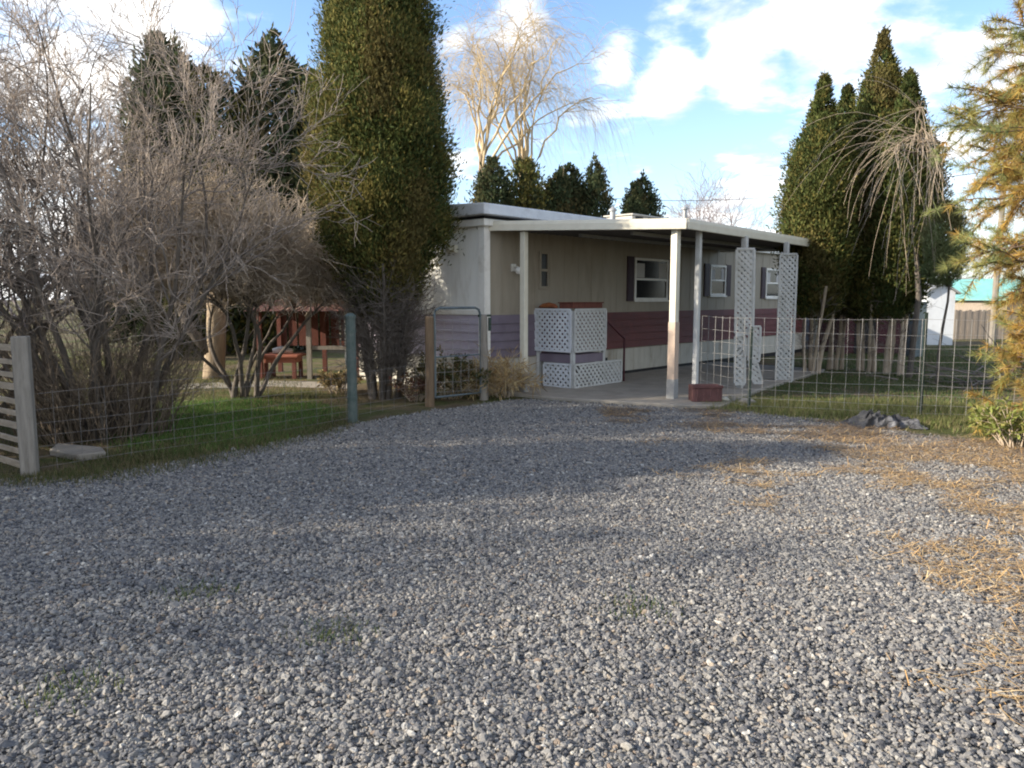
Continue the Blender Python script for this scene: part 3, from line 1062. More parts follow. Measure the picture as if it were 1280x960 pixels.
def wood_post(parent, p, h, w_, mat='old_wood', lean=(0, 0), name='post'):
    m_ = MB()
    top = Vector(p) + Vector((lean[0], lean[1], h))
    p = Vector(p)
    m_.tube([p - UP * .1, p.lerp(top, .5) + Vector((.006, 0, 0)), top - UP * .02, top], [w_ * .55, w_ * .52, w_ * .5, w_ * .40], 8)
    return m_.build(name, mat, parent)


F0, F1 = gnd(38, 594), gnd(441, 528)
G1, G2 = gnd(537, 508), gnd(605, 500)
lf = empty('wire_fence', F0.lerp(F1, .5), 'low woven wire fence between square grey post and steel post, left of the drive', 'fence', 'wire fences of the yard')
m_ = MB()
wire_grid(m_, F0 + UP * 0, F1, [.05, .14, .23, .33, .45, .58, .72], .22, .0019)
m_.build('wire_mesh', 'old_wire', lf)
m_ = MB()
m_.cbox(F0 + UP * .60, .125, .125, 1.24, Matrix.Rotation(.35, 3, 'Z'))
m_.build('post', 'old_wood', lf, .008)
m_ = MB()                                   # steel pipe post with cap and band
m_.tube([F1 - UP * .1, F1 + UP * 1.30], .062, 12)
m_.tube([F1 + UP * 1.30, F1 + UP * 1.33, F1 + UP * 1.36], [.07, .07, .035], 12)
for z in (.30, .75, 1.12):
    m_.tube([F1 + UP * z, F1 + UP * (z + .03)], .068, 12)
m_.build('post', 'green_steel', lf)
# wire between the steel post and the brown post
cf = empty('wire_fence', F1.lerp(G1, .5), 'short wire fence span in front of the tall evergreen, ending at the brown gate post', 'fence', 'wire fences of the yard')
m_ = MB()
wire_grid(m_, F1 + (G1 - F1) * .06, G1, [.08, .2, .33, .47, .62], .24, .0019)
m_.build('wire_mesh', 'old_wire', cf)
# slatted panel leaving the frame on the left
E1 = F0 + Vector((-2.6, 1.9, 0))
sf = empty('slat_fence', F0.lerp(E1, .5), 'weathered panel of thin horizontal slats at the left edge', 'fence')
m_ = MB()
d = (E1 - F0).normalized()
for k in range(10):
    z = .07 + k * .115
    dz = .01 * math.sin(k * 2.3)
    m_.bar(F0 + d * .08 + UP * (z + dz), E1 + UP * (z - dz * 2), .022, .042 if k % 3 else .055)
m_.build('slats', 'tan_wood', sf)
for f in (.42, 1.0):
    q = F0.lerp(E1, f) + Vector((d.y, -d.x, 0)) * .055 * -1
    m_ = MB()
    m_.cbox(q + UP * .6, .08, .08, 1.2, Matrix.Rotation(.6, 3, 'Z'))
    m_.build('post', 'old_wood', sf, .006)

# gate
gate = empty('garden_gate', G1.lerp(G2, .5), 'narrow steel tube garden gate with rounded top hung between two wooden posts', 'gate')
wood_post(gate, G1, 1.29, .125, 'brown_wood', (.01, 0), 'gate_post')
wood_post(gate, G2, 1.30, .125, 'old_wood', (-.01, 0), 'gate_post')
d = (G2 - G1).normalized()
ga, gb = G1 + d * .10, G2 - d * .07
m_ = MB()
zt = 1.40
m_.tube([ga + UP * .12, ga + UP * (zt - .09), ga + UP * (zt - .03) + d * .025, ga + UP * zt + d * .09,
         gb + UP * zt - d * .09, gb + UP * (zt - .03) - d * .025, gb + UP * (zt - .09), gb + UP * .12, ga + UP * .12], .019, 8)
m_.tube([ga + UP * .70, gb + UP * .70], .012, 6)
m_.build('gate_frame', 'gate_steel', gate, smooth=False)
m_ = MB()
wire_grid(m_, ga + d * .02, gb - d * .02, [.18, .33, .48, .63, .78, .93, 1.08, 1.23], .15, .0026)
m_.build('wire_mesh', 'wire', gate)
m_ = MB()
m_.bar(gb + UP * 1.28 + d * -.03, G2 + d * .14 + UP * 1.28, .03, .035)
m_.cbox(G2 + d * .12 + UP * 1.15 + Vector((0, -.03, 0)), .05, .03, .20)
m_.build('latch', 'dark_green_steel', gate)

# right-hand panel fence
T0, T1, T2, T3 = PA[2] + Vector((.06, -.12, 0)), gnd(935, 512), gnd(1150, 522), Vector((9.2, 8.7, 0))
rf = empty('wire_fence', T1.lerp(T2, .5), 'taller square mesh wire fence on thin steel posts right of the carport', 'fence', 'wire fences of the yard')
ZS = [.05, .15, .27, .40, .54, .70, .86, 1.03, 1.22]
for a, b_ in ((T0, T1), (T1, T2), (T2, T3)):
    m_ = MB()
    wire_grid(m_, a, b_, [z * 1.04 for z in ZS], .175, .0021)
    m_.build('wire_panel', 'wire', rf)
for p, h_, mt in ((T1, 1.12, 'dark_green_steel'), (T2, 1.36, 'dark_green_steel'), (T3, 1.3, 'dark_green_steel')):
    m_ = MB()
    q = p + Vector((.02, .03, 0))
    m_.bar(q - UP * .1, q + UP * h_, .042 if mt != 'wire' else .02, .008, up=(0, 1, 0))
    m_.bar(q - UP * .1 + Vector((0, .018, 0)), q + UP * h_ + Vector((0, .018, 0)), .008, .028, up=(0, 1, 0))
    for k in range(12):
        m_.cbox(q + UP * (.1 + k * .095) - Vector((0, .008, 0)), .022, .01, .02)
    m_.build('post', mt, rf)

# crumpled tarp on the drive edge
def tarp(c):
    import bmesh
    bm = bmesh.new()
    nx, ny = 90, 46
    gv = []
    for j in range(ny + 1):
        for i in range(nx + 1):
            x, y = (i / nx - .5), (j / ny - .5)
            e = max(0, 1 - (2 * x) ** 2) ** .5 * max(0, 1 - (2 * y) ** 2) ** .5
            q = Vector((x * 5, y * 3.2, 2))
            rid = 1 - abs(mnoise.noise(q)) * 2.2
            rid2 = 1 - abs(mnoise.noise(q * 2.3 + Vector((4, 1, 0)))) * 2.2
            z = e * (.03 + .15 * max(rid, 0) * (.6 + .6 * mnoise.noise(Vector((x * 3, y * 2, 9)))) + .07 * max(rid2, 0)) - .004
            w1 = mnoise.noise(Vector((x * 4, y * 7, 1)))
            w2 = mnoise.noise(Vector((x * 6, y * 4, 4)))
            gv.append(bm.verts.new((x * .84 + .09 * w1 + .03 * rid2, y * .46 + .11 * w2 + .04 * rid, max(z, -.004))))
    for j in range(ny):
        for i in range(nx):
            a = j * (nx + 1) + i
            bm.faces.new((gv[a], gv[a + 1], gv[a + nx + 2], gv[a + nx + 1]))
    me = bpy.data.meshes.new('tarp')
    bm.to_mesh(me)
    bm.free()
    me.materials.append(M['tarp_grey'])
    o = bpy.data.objects.new('tarp', me)
    COL.objects.link(o)
    o.location = c + UP * .012
    sd = o.modifiers.new('thickness', 'SOLIDIFY')
    sd.thickness = .006
    tag(o, 'crumpled black and grey tarp heap lying where the gravel meets the right fence', 'tarp')


tarp(gnd(1100, 533))
m_ = MB()
ks = gnd(62, 572)
m_.prism([gnd(62, 570), gnd(72, 562), gnd(128, 567), gnd(133, 573), gnd(98, 577)], UP * .07)
tag(m_.build('concrete_slab', 'concrete', bevel=.012, loc=ks), 'broken pale concrete slab lying under the left bare shrub', 'slab')
pth = MB()
pth.prism([gnd(222, 487), gnd(340, 483), gnd(440, 486), gnd(440, 479), gnd(340, 476), gnd(230, 480)], UP * .006)
tag(pth.build('path', 'concrete'), kind='structure')

# ================================================================== plants
def bare_shrub(name, label, cat, base, stems, spread, height, lean, seeds, mats, k2=9, k3=9, k4=0, r0=.045, tw=.0032, wander=.16, trop=(0, 0, .03), twl=.55, flare=.35, dirfix=None, group=None, t2=(.28, .98), zmin=-1):
    root = empty(name, base, label, cat, group)
    az = np.linspace(0, 2 * np.pi, stems, endpoint=False) + rng.uniform(-.3, .3, stems)
    S = np.stack([np.cos(az), np.sin(az), np.zeros(stems)], 1) * rng.uniform(.05, 1, (stems, 1)) * flare + np.array(base)
    S[:, 2] = -.05
    tilt = rng.uniform(.15, 1, stems) * spread
    D = np.stack([np.cos(az) * np.sin(tilt) + lean[0], np.sin(az) * np.sin(tilt) + lean[1], np.cos(tilt)], 1)
    ln = height * rng.uniform(.68, .95, stems)
    r = r0 * rng.uniform(.6, 1.15, stems)
    P0, R0 = grow(S, D, ln, r, .006, 12, wander * .6, trop)
    S, D, r, t = spawn(P0, R0, k2, t2[0], t2[1], .35, .95)
    P1, R1 = grow(S, D, height * .34 * rng.uniform(.5, 1.1, len(S)) * (1.15 - .5 * t), np.minimum(r * .62, .022), .004, 8, wander, trop)
    ok = P1[:, :, 2].mean(1) > zmin
    P1, R1 = P1[ok], R1[ok]
    S, D, r, t = spawn(P1, R1, k3, .15, 1, .3, .95)
    P2, R2 = grow(S, D, twl * rng.uniform(.4, 1.3, len(S)), np.minimum(r * .6, .008), tw * .7, 5, wander, trop)
    ok = P2[:, :, 2].min(1) > zmin
    P2, R2 = P2[ok], R2[ok]
    V, F = tubes([(P0, R0, 7)])
    np_mesh('trunk', V, F, mats[0], root, smooth=True)
    V, F = tubes([(P1, R1, 4)])
    np_mesh('branches', V, F, mats[1], root)
    gr = [(P2, R2, 3)]
    if k4:
        S, D, r, t = spawn(P2, R2, k4, .2, 1, .3, .9)
        P3, R3 = grow(S, D, twl * .5 * rng.uniform(.4, 1.3, len(S)), tw, tw * .55, 3, wander, trop)
        gr.append((P3, R3, 3))
    V, F = tubes(gr)
    np_mesh('twigs', V, F, mats[2], root)
    return root


# left lilac: vase of leaning dark stems and an airy grey crown
b1 = gnd(122, 545)
sh1 = bare_shrub('bare_shrub', 'tall leafless shrub with many dark leaning stems behind the left wire fence', 'shrub', b1, 20, .66, 4.8, (-.08, .05), 1,
                 ('bark', 'twig_grey', 'twig_mauve'), k2=11, k3=10, k4=5, r0=.040, tw=.0034, flare=.5, group='leafless shrubs left of the drive')
# suckers round its foot
n = 420
az = rng.uniform(0, 6.28, n)
S = np.stack([b1.x + np.cos(az) * rng.uniform(.1, .85, n), b1.y + np.sin(az) * rng.uniform(.1, .7, n), np.zeros(n)], 1)
D = np.stack([np.cos(az) * .35, np.sin(az) * .35, np.ones(n)], 1)
P0, R0 = grow(S, D, rng.uniform(.5, 1.7, n), .006, .0025, 6, .14, (0, 0, .02))
S, D, r, t = spawn(P0, R0, 5, .2, 1, .3, .9)
P1, R1 = grow(S, D, rng.uniform(.15, .45, len(S)), .003, .002, 3, .2, (0, 0, .02))
V, F = tubes([(P0, R0, 3), (P1, R1, 3)])
np_mesh('suckers', V, F, 'twig_brown', sh1)
# middle shrub: denser, rounder, tan
b2 = gnd(303, 497)
sh2 = bare_shrub('bare_shrub', 'broad rounded leafless shrub with dense tan twigs between the tall shrub and the columnar evergreen', 'shrub', b2, 10, .55, 3.4, (.02, 0), 2,
                 ('bark', 'twig_grey', 'twig_tan'), k2=26, k3=17, k4=5, r0=.042, tw=.0045, wander=.2, trop=(0, 0, .012), twl=.62, flare=.22, group='leafless shrubs left of the drive', t2=(.50, 1), zmin=1.4)
# off to the left of the frame and nearer: its branches lean in at the edge
sh3 = bare_shrub('bare_shrub', 'leafless shrub leaning in at the far left edge', 'shrub', Vector((-7.0, 9.4, 0)), 13, .6, 5.2, (.02, 0), 3,
                 ('bark', 'twig_grey', 'twig_mauve'), k2=10, k3=10, k4=4, r0=.045, tw=.0042, flare=.5, group='leafless shrubs left of the drive')


def stems_trunk(parent, cx, cy, n, r_base, r_top, z1, rad, mat='bark', twigs=0):
    az = np.linspace(0, 6.28, n, endpoint=False) + rng.uniform(-.4, .4, n)
    S = np.stack([cx + np.cos(az) * r_base, cy + np.sin(az) * r_base, np.full(n, -.05)], 1)
    e = np.stack([cx + np.cos(az) * r_top, cy + np.sin(az) * r_top, np.full(n, z1)], 1)
    D = e - S
    ln = np.linalg.norm(D, axis=1)
    P0, R0 = grow(S, D, ln, rad * rng.uniform(.7, 1.2, n), rad * .45, 8, .05, (0, 0, 0))
    V, F = tubes([(P0, R0, 8)])
    tr = np_mesh('trunk', V, F, mat, parent, smooth=True)
    if twigs:
        S, D, r, t = spawn(P0, R0, twigs, .15, .8, .5, 1.3)
        P1, R1 = grow(S, D, rng.uniform(.2, .7, len(S)), .006, .002, 5, .2, (0, 0, .03))
        S, D, r, t = spawn(P1, R1, 5, .2, 1, .3, 1.0)
        P2, R2 = grow(S, D, rng.uniform(.08, .3, len(S)), .003, .0015, 3, .2, (0, 0, -.02))
        V, F = tubes([(P1, R1, 3), (P2, R2, 3)])
        np_mesh('dead_twigs', V, F, 'twig_grey', tr)
    return tr


# the tall columnar evergreen before the end wall
bc = Vector((-1.98, 11.75, 0))
big = empty('evergreen_tree', bc, 'tallest dense columnar evergreen, reaching past the picture top before the home end wall', 'tree')
prof = [(1.2, .18), (1.6, .36), (2.0, .62), (2.5, .82), (3.2, .92), (4.4, .83), (5.8, .62), (7.2, .43), (8.4, .24), (9.1, .04)]
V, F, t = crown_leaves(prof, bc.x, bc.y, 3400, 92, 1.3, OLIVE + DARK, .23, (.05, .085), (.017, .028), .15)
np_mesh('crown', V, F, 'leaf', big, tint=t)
stems_trunk(big, bc.x, bc.y, 17, .22, .52, 2.1, .036, twigs=75)

# right-hand cluster of evergreens
cl = [(1031, 98, 15.4, .54, OLIVE[1:4] + DARK, 'first, slimmest'), (1060, 112, 16.4, .54, DARK, 'second'), (1105, 42, 15.9, .70, DARK + OLIVE[1:3], 'tallest'), (1138, 92, 15.3, .55, DARK, 'last')]
cl_lab = ['slim columnar evergreen nearest the carport end in the right clump', 'short dark columnar evergreen tucked between the slim and the tallest ones of the right clump',
          'tallest pointed evergreen of the right clump', 'broad dark evergreen at the pine side of the right clump']
for i, (px, py, D_, rad, cols, _) in enumerate(cl):
    tp = at(px, py, D_)
    h_ = tp.z
    root = empty('evergreen_tree', (tp.x, D_, 0), cl_lab[i], 'tree', 'evergreens clumped right of the carport')
    pf = [(1.2, rad * .42), (1.8, rad * .78), (2.5, rad * .95), (3.4, rad * 1.02), (4.2, rad * .86), (h_ * .82, rad * .5), (h_ * .93, rad * .2), (h_, .03)]
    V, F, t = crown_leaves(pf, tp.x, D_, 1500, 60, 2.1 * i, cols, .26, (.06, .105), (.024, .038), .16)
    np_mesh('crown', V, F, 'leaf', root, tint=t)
    stems_trunk(root, tp.x, D_, 4, .14, .22, 1.9, .055, 'twig_tan', twigs=14)

# background evergreens: three crowns, copied
variants = []
for i in range(3):
    root = empty('evergreen_tree', (0, 0, 0), 'x', 'tree')
    rr = (.95, 1.2, 1.0)[i]
    pf = [(.3, rr * .6), (1.0, rr * .95), (2.4, rr), (4.0, rr * .88), (5.6, rr * .62), (6.6, rr * .32), (7.2, .03)]
    V, F, t = crown_leaves(pf, 0, 0, 750, 26, i * 1.7 + .4, FAR if i != 1 else OLIVE[:3] + FAR, .36, (.12, .22), (.06, .10), .2)
    np_mesh('crown', V, F, 'leaf', root, tint=t)
    m_ = MB()
    m_.tube([Vector((0, 0, -.1)), Vector((.03, 0, 2.2)), Vector((0, 0, 5))], [.14, .10, .03], 7)
    m_.build('trunk', 'bark', root)
    variants.append(root)
used = [False] * 3
spots = [
    (195, 48, 21, 0, 1.0, 'taller left spire of the twin evergreens rising behind the leafless shrubs'),
    (218, 55, 22.5, 2, .9, 'right spire of the twin evergreens rising behind the leafless shrubs'),
    (265, 76, 21, 1, 1.0, 'olive tan pointed evergreen between the twin spires and the dark cone'),
    (326, 42, 22, 2, 1.15, 'dark green cone shaped evergreen with a sharp tip left of the tall columnar one'),
    (375, 92, 23, 0, 1.1, 'dark evergreen half hidden behind the left edge of the tall columnar one'),
    (240, 170, 26, 1, 1.3, 'low evergreen filling the gap below the twin spires'),
    (300, 185, 25, 0, 1.3, 'low evergreen behind the rounded shrub, below the dark cone'),
    (215, 352, 19, 1, .8, 'small yellow green evergreen bush under the leafless branches'),
    (615, 198, 27, 0, 1.15, 'evergreen tip just right of the tall columnar tree, over the home roof'),
    (662, 196, 27.5, 1, 1.05, 'olive evergreen tip below the willow trunk fork, over the home roof'),
    (697, 210, 28, 2, 1.15, 'left one of the close pair of dark evergreen tips over the home roof'),
    (722, 206, 28.5, 0, 1.2, 'right one of the close pair of dark evergreen tips over the home roof'),
    (750, 197, 28, 2, .8, 'thin single spire of evergreen right of the close pair over the roof'),
    (793, 229, 30, 0, .9, 'shorter evergreen of the last two over the carport roof'),
    (812, 219, 30.5, 2, 1.0, 'darker evergreen of the last two over the carport roof'),
]
for px, py, D_, v, wide, lab in spots:
    tp = at(px, py, D_)
    if used[v]:
        o = copy_tree(variants[v])
    else:
        o = variants[v]
        used[v] = True
    o.location = (tp.x, D_, 0)
    sz = tp.z / 7.2
    o.scale = (sz * wide * .95, sz * wide * .95, sz)
    o.rotation_euler = (random.uniform(-.05, .05), random.uniform(-.05, .05), random.uniform(0, 6.28))
    tag(o, lab, 'tree', 'evergreens behind the home and shrubs')


for x, y, sc_, lab in ((-8.7, 3.3, .9, 'unseen leafless shrub added to dapple the shade, nearest the drive mouth'), (-8.6, 6.1, 1.0, 'unseen leafless shrub added to dapple the shade, in front of the evergreens')):  # unseen shrubs, added to feather the shade edge on the drive
    o = copy_tree(sh1)
    o.location = (x, y, 0)
    o.scale = (sc_, sc_, sc_)
    o.rotation_euler.z = x * 2
    tag(o, lab, 'shrub', 'leafless shrubs left of the drive')
# evergreens stand out of frame on the left, their shade lies across the drive
for (x, y, hh, wide, v, lab) in ((-10.8, 4.5, 6.2, 1.15, 1, 'broad evergreen out past the left edge beside the drive'), (-10.9, 7.7, 5.6, 1.2, 0, 'slimmer evergreen out past the left edge, farther up the drive')):
    o = copy_tree(variants[v])
    o.location = (x, y, 0)
    o.scale = (hh / 7.2 * wide, hh / 7.2 * wide, hh / 7.2)
    o.rotation_euler.z = y
    tag(o, lab, 'tree', 'evergreens behind the home and shrubs')


# willow behind the home
def bez(p0, p1, p2, n):
    t = np.linspace(0, 1, n + 1)[None, :, None]
    return p0[:, None] * (1 - t) ** 2 + 2 * p1[:, None] * t * (1 - t) + p2[:, None] * t ** 2


def dome_willow(label, stems, centre, rx, z0, z1, nlimb, nsub, nstrand, drop, mats, name, r_tr, tw):
    """stems: (x, y, fork height); limbs arch out from each fork to a dome, fine twigs hang from them"""
    root = empty(name, (centre[0], centre[1], 0), label, 'tree')
    tr, p0, p1, p2 = [], [], [], []
    for (x, y, zf) in stems:
        q = np.array([[x, y, -.1], [x + .1, y, zf * .35], [x - .08, y, zf * .7], [x, y, zf]])
        tr.append(q)
        for k in range(nlimb):
            a = rng.uniform(0, 2 * np.pi)
            rr = rx * math.sqrt(rng.uniform(.05, 1)) * .9
            top = z0 + (z1 - z0) * math.sqrt(max(0, 1 - (rr / rx) ** 2)) * rng.uniform(.75, 1.0)
            e = np.array([centre[0] + rr * math.cos(a), centre[1] + rr * math.sin(a), top])
            s0 = np.array([x, y, zf * rng.uniform(.82, 1.0)])
            c = s0 * .55 + e * .45 + np.array([0, 0, (z1 - zf) * .35]) + rng.normal(0, .25, 3)
            p0.append(s0); p1.append(c); p2.append(e)
    P0 = np.stack(tr)
    R0 = np.tile(np.linspace(r_tr, r_tr * .6, 4), (len(tr), 1))
    P1 = bez(np.array(p0), np.array(p1), np.array(p2), 10)
    P1[:, 1:-1] += rng.normal(0, rx * .022, P1[:, 1:-1].shape)
    R1 = np.tile(np.linspace(r_tr * .36, .010, 11), (len(P1), 1))
    S, D, r, t = spawn(P1, R1, nsub, .3, 1, .3, .9)
    P2, R2 = grow(S, D, rx * .40 * rng.uniform(.4, 1.1, len(S)), np.minimum(r * .5, .022), .006, 8, .14, (0, 0, -.03))
    S, D, r, t = spawn(P2, R2, nstrand, .1, 1, .3, 1.0)
    P3, R3 = grow(S, D, rng.uniform(*drop, len(S)), tw, tw * .6, 8, .07, (0, 0, -.24))
    V, F = tubes([(P0, R0, 9)])
    np_mesh('trunk', V, F, mats[0], root, smooth=True)
    V, F = tubes([(P1, R1, 6), (P2, R2, 4)])
    np_mesh('branches', V, F, mats[1], root)
    V, F = tubes([(P3, R3, 3)])
    np_mesh('hanging_twigs', V, F, mats[2], root)
    return root


wa, wb, wc = at(602, 220, 29), at(656, 220, 29.6), at(652, 200, 29.3)
dome_willow('tall leafless weeping willow with two trunks rising behind the mobile home', [(wa.x, 29, 6.9), (wb.x, 29.6, 6.4)], (wc.x + .15, 29.3), 3.6, 7.0, 11.9, 12, 7, 11, (.9, 3.0),
            ('bark_tan', 'twig_gold', 'twig_gold'), 'willow_tree', .15, .0048)
wp2 = at(1146, 300, 14.75)
dome_willow('small leafless weeping tree trailing tan twigs over the right evergreen clump', [(wp2.x, 14.75, 4.5)], (wp2.x - .30, 14.45), .62, 3.5, 5.3, 9, 3, 5, (1.2, 3.0),
            ('bark', 'twig_brown', 'twig_tan'), 'weeping_tree', .06, .0042)

# far bare trees over the carport roof and round the yard
far0 = bare_shrub('bare_tree', 'x', 'tree', Vector((0, 0, 0)), 5, .5, 7.5, (0, 0), 5, ('twig_far', 'twig_far', 'twig_far'), k2=14, k3=9, k4=0, r0=.10, tw=.012, twl=1.3, flare=.3)
fl = [(885, 232, 44, 'far leafless tree over the middle of the carport roof'), (945, 250, 47, 'lower far leafless tree near the far end of the carport roof'), (150, 300, 42, 'far leafless tree behind the left shrub'),
      (1210, 300, 48, 'far leafless tree behind the white houses'), (20, 280, 40, 'far leafless tree at the far left edge behind the shrubs')]
for i, (px, py, D_, lab) in enumerate(fl):
    tp = at(px, py, D_)
    o = far0 if i == 0 else copy_tree(far0)
    o.location = (tp.x, D_, 0)
    s_ = tp.z / 6.6
    o.scale = (s_ * 1.2, s_ * 1.2, s_)
    o.rotation_euler.z = i * 1.3
    tag(o, lab, 'tree', 'far leafless trees')


# pine at the right edge
def pine(bx, by):
    root = empty('pine_tree', (bx, by, 0), 'long needled pine with golden brown inner needles at the right edge', 'tree')
    h = 8.0
    P0, R0 = grow([[bx, by, -.1]], [[.02, 0, 1]], h, .16, .03, 12, .02, (0, 0, .02))
    V, F = tubes([(P0, R0, 10)])
    np_mesh('trunk', V, F, 'bark_red', root, smooth=True)
    nb = 340
    z = np.linspace(.35, 7.6, nb) + rng.normal(0, .05, nb)
    az = (np.arange(nb) * 2.39996 + rng.normal(0, .25, nb)) % (2 * np.pi)
    ln = np.interp(z, [0, 1.2, 3.2, 5, 8], [1.45, 1.55, 1.95, 1.85, .5]) * rng.uniform(.62, 1.08, nb)
    S = np.stack([np.full(nb, bx), np.full(nb, by), z], 1)
    D = np.stack([np.cos(az), np.sin(az), rng.uniform(-.1, .35, nb)], 1)
    P1, R1 = grow(S, D, ln, .022, .006, 8, .09, (0, 0, -.02))
    S, D, r, t1 = spawn(P1, R1, 14, .15, 1, .35, .9)
    D[:, 2] += .15
    P2, R2 = grow(S, D, ln.repeat(14) * .30 * rng.uniform(.6, 1.2, len(S)), .007, .004, 5, .14, (0, 0, -.05))
    V, F = tubes([(P1, R1, 5), (P2, R2, 4)])
    np_mesh('branches', V, F, 'bark_red', root)
    # needle tufts: along each twig; green at the outer third, old gold further in
    k = 7
    N = len(P2)
    tt = np.tile(np.linspace(.3, 1.0, k), N) * 5
    idx = np.repeat(np.arange(N), k)
    i = np.minimum(tt.astype(int), 4)
    f = (tt - i)[:, None]
    C = P2[idx, i] * (1 - f) + P2[idx, i + 1] * f
    T = nrm(P2[idx, i + 1] - P2[idx, i])
    rad = np.hypot(C[:, 0] - bx, C[:, 1] - by) / np.interp(C[:, 2], [0, 1.2, 3.2, 5, 8], [1.9, 2.1, 2.3, 2.0, .7])
    green = (rad + rng.normal(0, .16, len(C))) > .80
    per = 26
    m = len(C) * per
    j = np.repeat(np.arange(len(C)), per)
    Dn = T[j] * rng.uniform(.3, 1.0, (m, 1)) + rng.normal(0, .55, (m, 3)) + np.where(green[j][:, None], np.array([0, 0, .1]), np.array([0, 0, -.25]))
    Dn = nrm(Dn)
    Wn = nrm(np.cross(Dn, rng.normal(size=(m, 3)))) * .0034
    L_ = rng.uniform(.09, .16, (m, 1))
    V = np.stack([C[j] - Wn, C[j] + Wn, C[j] + Dn * L_], 1).reshape(-1, 3)
    G = np.array([(.24, .27, .11), (.20, .24, .10), (.30, .31, .11), (.37, .33, .11)])
    O = np.array([(.46, .30, .08), (.40, .24, .065), (.52, .36, .11), (.32, .22, .08), (.36, .30, .09)])
    ct = np.where(green[:, None], G[rng.integers(0, 4, len(C))], O[rng.integers(0, 5, len(C))]) * rng.uniform(.75, 1.25, (len(C), 1))
    t = np.repeat(ct[j] * rng.uniform(.8, 1.2, (m, 1)), 3, 0)
    np_mesh('needles', V, np.arange(m * 3).reshape(-1, 3), 'needle', root, tint=t)


pine(6.78, 7.9)


# foundation plants by the gate and the small evergreen right of the clump
def leafy(name, label, cat, base, rad, h, n, cols, ln=(.05, .10), wd=(.02, .035), mat_t='twig_tan', droop=0.0, group=None, zmin=-1):
    root = empty(name, base, label, cat, group)
    k = 26
    az = rng.uniform(0, 6.28, k)
    S = np.tile(np.array(base), (k, 1)) + np.stack([np.cos(az), np.sin(az), np.zeros(k)], 1) * rad * .35
    D = np.stack([np.cos(az) * rng.uniform(.1, .9, k), np.sin(az) * rng.uniform(.1, .9, k), np.ones(k)], 1)
    P0, R0 = grow(S, D, h * rng.uniform(.7, 1.15, k), .007, .003, 6, .12, (0, 0, -droop))
    S1, D1, r, t = spawn(P0, R0, 5, .3, 1, .4, 1.0)
    P1, R1 = grow(S1, D1, h * .3, .004, .002, 4, .15, (0, 0, -droop))
    V, F = tubes([(P0, R0, 4), (P1, R1, 3)])
    np_mesh('stems', V, F, mat_t, root)
    C, T, r, t = spawn(P1, R1, max(1, n // len(P1)), .1, 1, .5, 1.3)
    C, T = C[C[:, 2] > zmin], T[C[:, 2] > zmin]
    m = len(C)
    V, F = kites(C, T, rng.normal(size=(m, 3)), rng.uniform(*ln, m), rng.uniform(*wd, m))
    cols = np.array(cols)
    t = cols[rng.integers(0, len(cols), m)] * rng.uniform(.7, 1.3, (m, 1))
    np_mesh('leaves', V, F, 'leaf', root, tint=np.repeat(t, 4, 0))
    return root


OL = [(.10, .10, .045), (.075, .085, .035), (.15, .13, .06), (.20, .15, .07)]
TN = [(.52, .38, .19), (.42, .29, .14), (.30, .20, .10), (.56, .44, .24)]
RD = [(.16, .07, .05), (.20, .12, .07), (.12, .08, .05)]
leafy('garden_shrub', 'olive leafy shrub behind the steel garden gate', 'shrub', Vector((-.95, 11.72, 0)), .45, .62, 2600, OL)
leafy('garden_shrub', 'small reddish brown shrub left of the brown gate post', 'shrub', Vector((-1.45, 11.35, 0)), .25, .34, 900, RD)
leafy('garden_shrub', 'low withered shrub behind the steel pipe post', 'shrub', gnd(425, 491) , .4, .34, 1000, TN + OL)
leafy('dry_grass_clump', 'tan dry grass clump between the right gate post and the carport', 'dry grass', Vector((-.12, 11.85, 0)), .35, .62, 1500, TN, (.12, .28), (.008, .016), droop=.12)
leafy('dry_grass_clump', 'smaller tan dry grass clump close behind the right gate post', 'dry grass', Vector((-.42, 11.95, 0)), .3, .60, 1100, TN, (.12, .26), (.008, .016), droop=.12)
sp = at(1182, 300, 13.6)
yp = empty('young_pine', (sp.x, 13.6, 0), 'pale green young pine on a thin bare stem beside the right evergreen clump', 'tree')
V, F, t = crown_leaves([(1.75, .10), (2.05, .26), (2.6, .30), (3.1, .16), (3.35, .02)], sp.x, 13.6, 330, 46, 3.3, [(.17, .20, .09), (.20, .22, .10), (.13, .17, .075)], .22, (.06, .11), (.010, .018), .2)
np_mesh('crown', V, F, 'leaf', yp, tint=t)
stems_trunk(yp, sp.x, 13.6, 1, .0, .03, 2.4, .032)
leafy('hedge', 'dark hedge bush beyond the lawn behind the left shrubs', 'hedge', Vector((-9.0, 20.5, 0)), 2.4, 1.9, 7000, [(.03, .045, .02), (.04, .05, .02)], (.12, .22), (.06, .1))
leafy('weed_clump', 'leafy green weed clump at the drive edge under the pine', 'weeds', gnd(1268, 560), .3, .40, 1500, [(.20, .22, .06), (.15, .18, .05), (.26, .24, .08)])

# sticks piled in the side yard
bpl = empty('brush_pile', gnd(1252, 480), 'pile of grey dead branches beyond the right fence', 'brush pile')
n = 46
c = np.array(gnd(1252, 482))
S = c + np.stack([rng.normal(0, .7, n), rng.normal(0, .35, n), rng.uniform(.02, .22, n)], 1)
D = np.stack([rng.normal(0, 1, n), rng.normal(0, .5, n), rng.normal(.05, .15, n)], 1)
P0, R0 = grow(S, D, rng.uniform(.5, 1.5, n), .016, .005, 6, .12, (0, 0, -.02))
S, D, r, t = spawn(P0, R0, 4, .2, 1, .3, .9)
P1, R1 = grow(S, D, rng.uniform(.2, .5, len(S)), .005, .002, 4, .15, (0, 0, 0))
V, F = tubes([(P0, R0, 5), (P1, R1, 3)])
np_mesh('sticks', V, F, 'twig_grey', bpl)

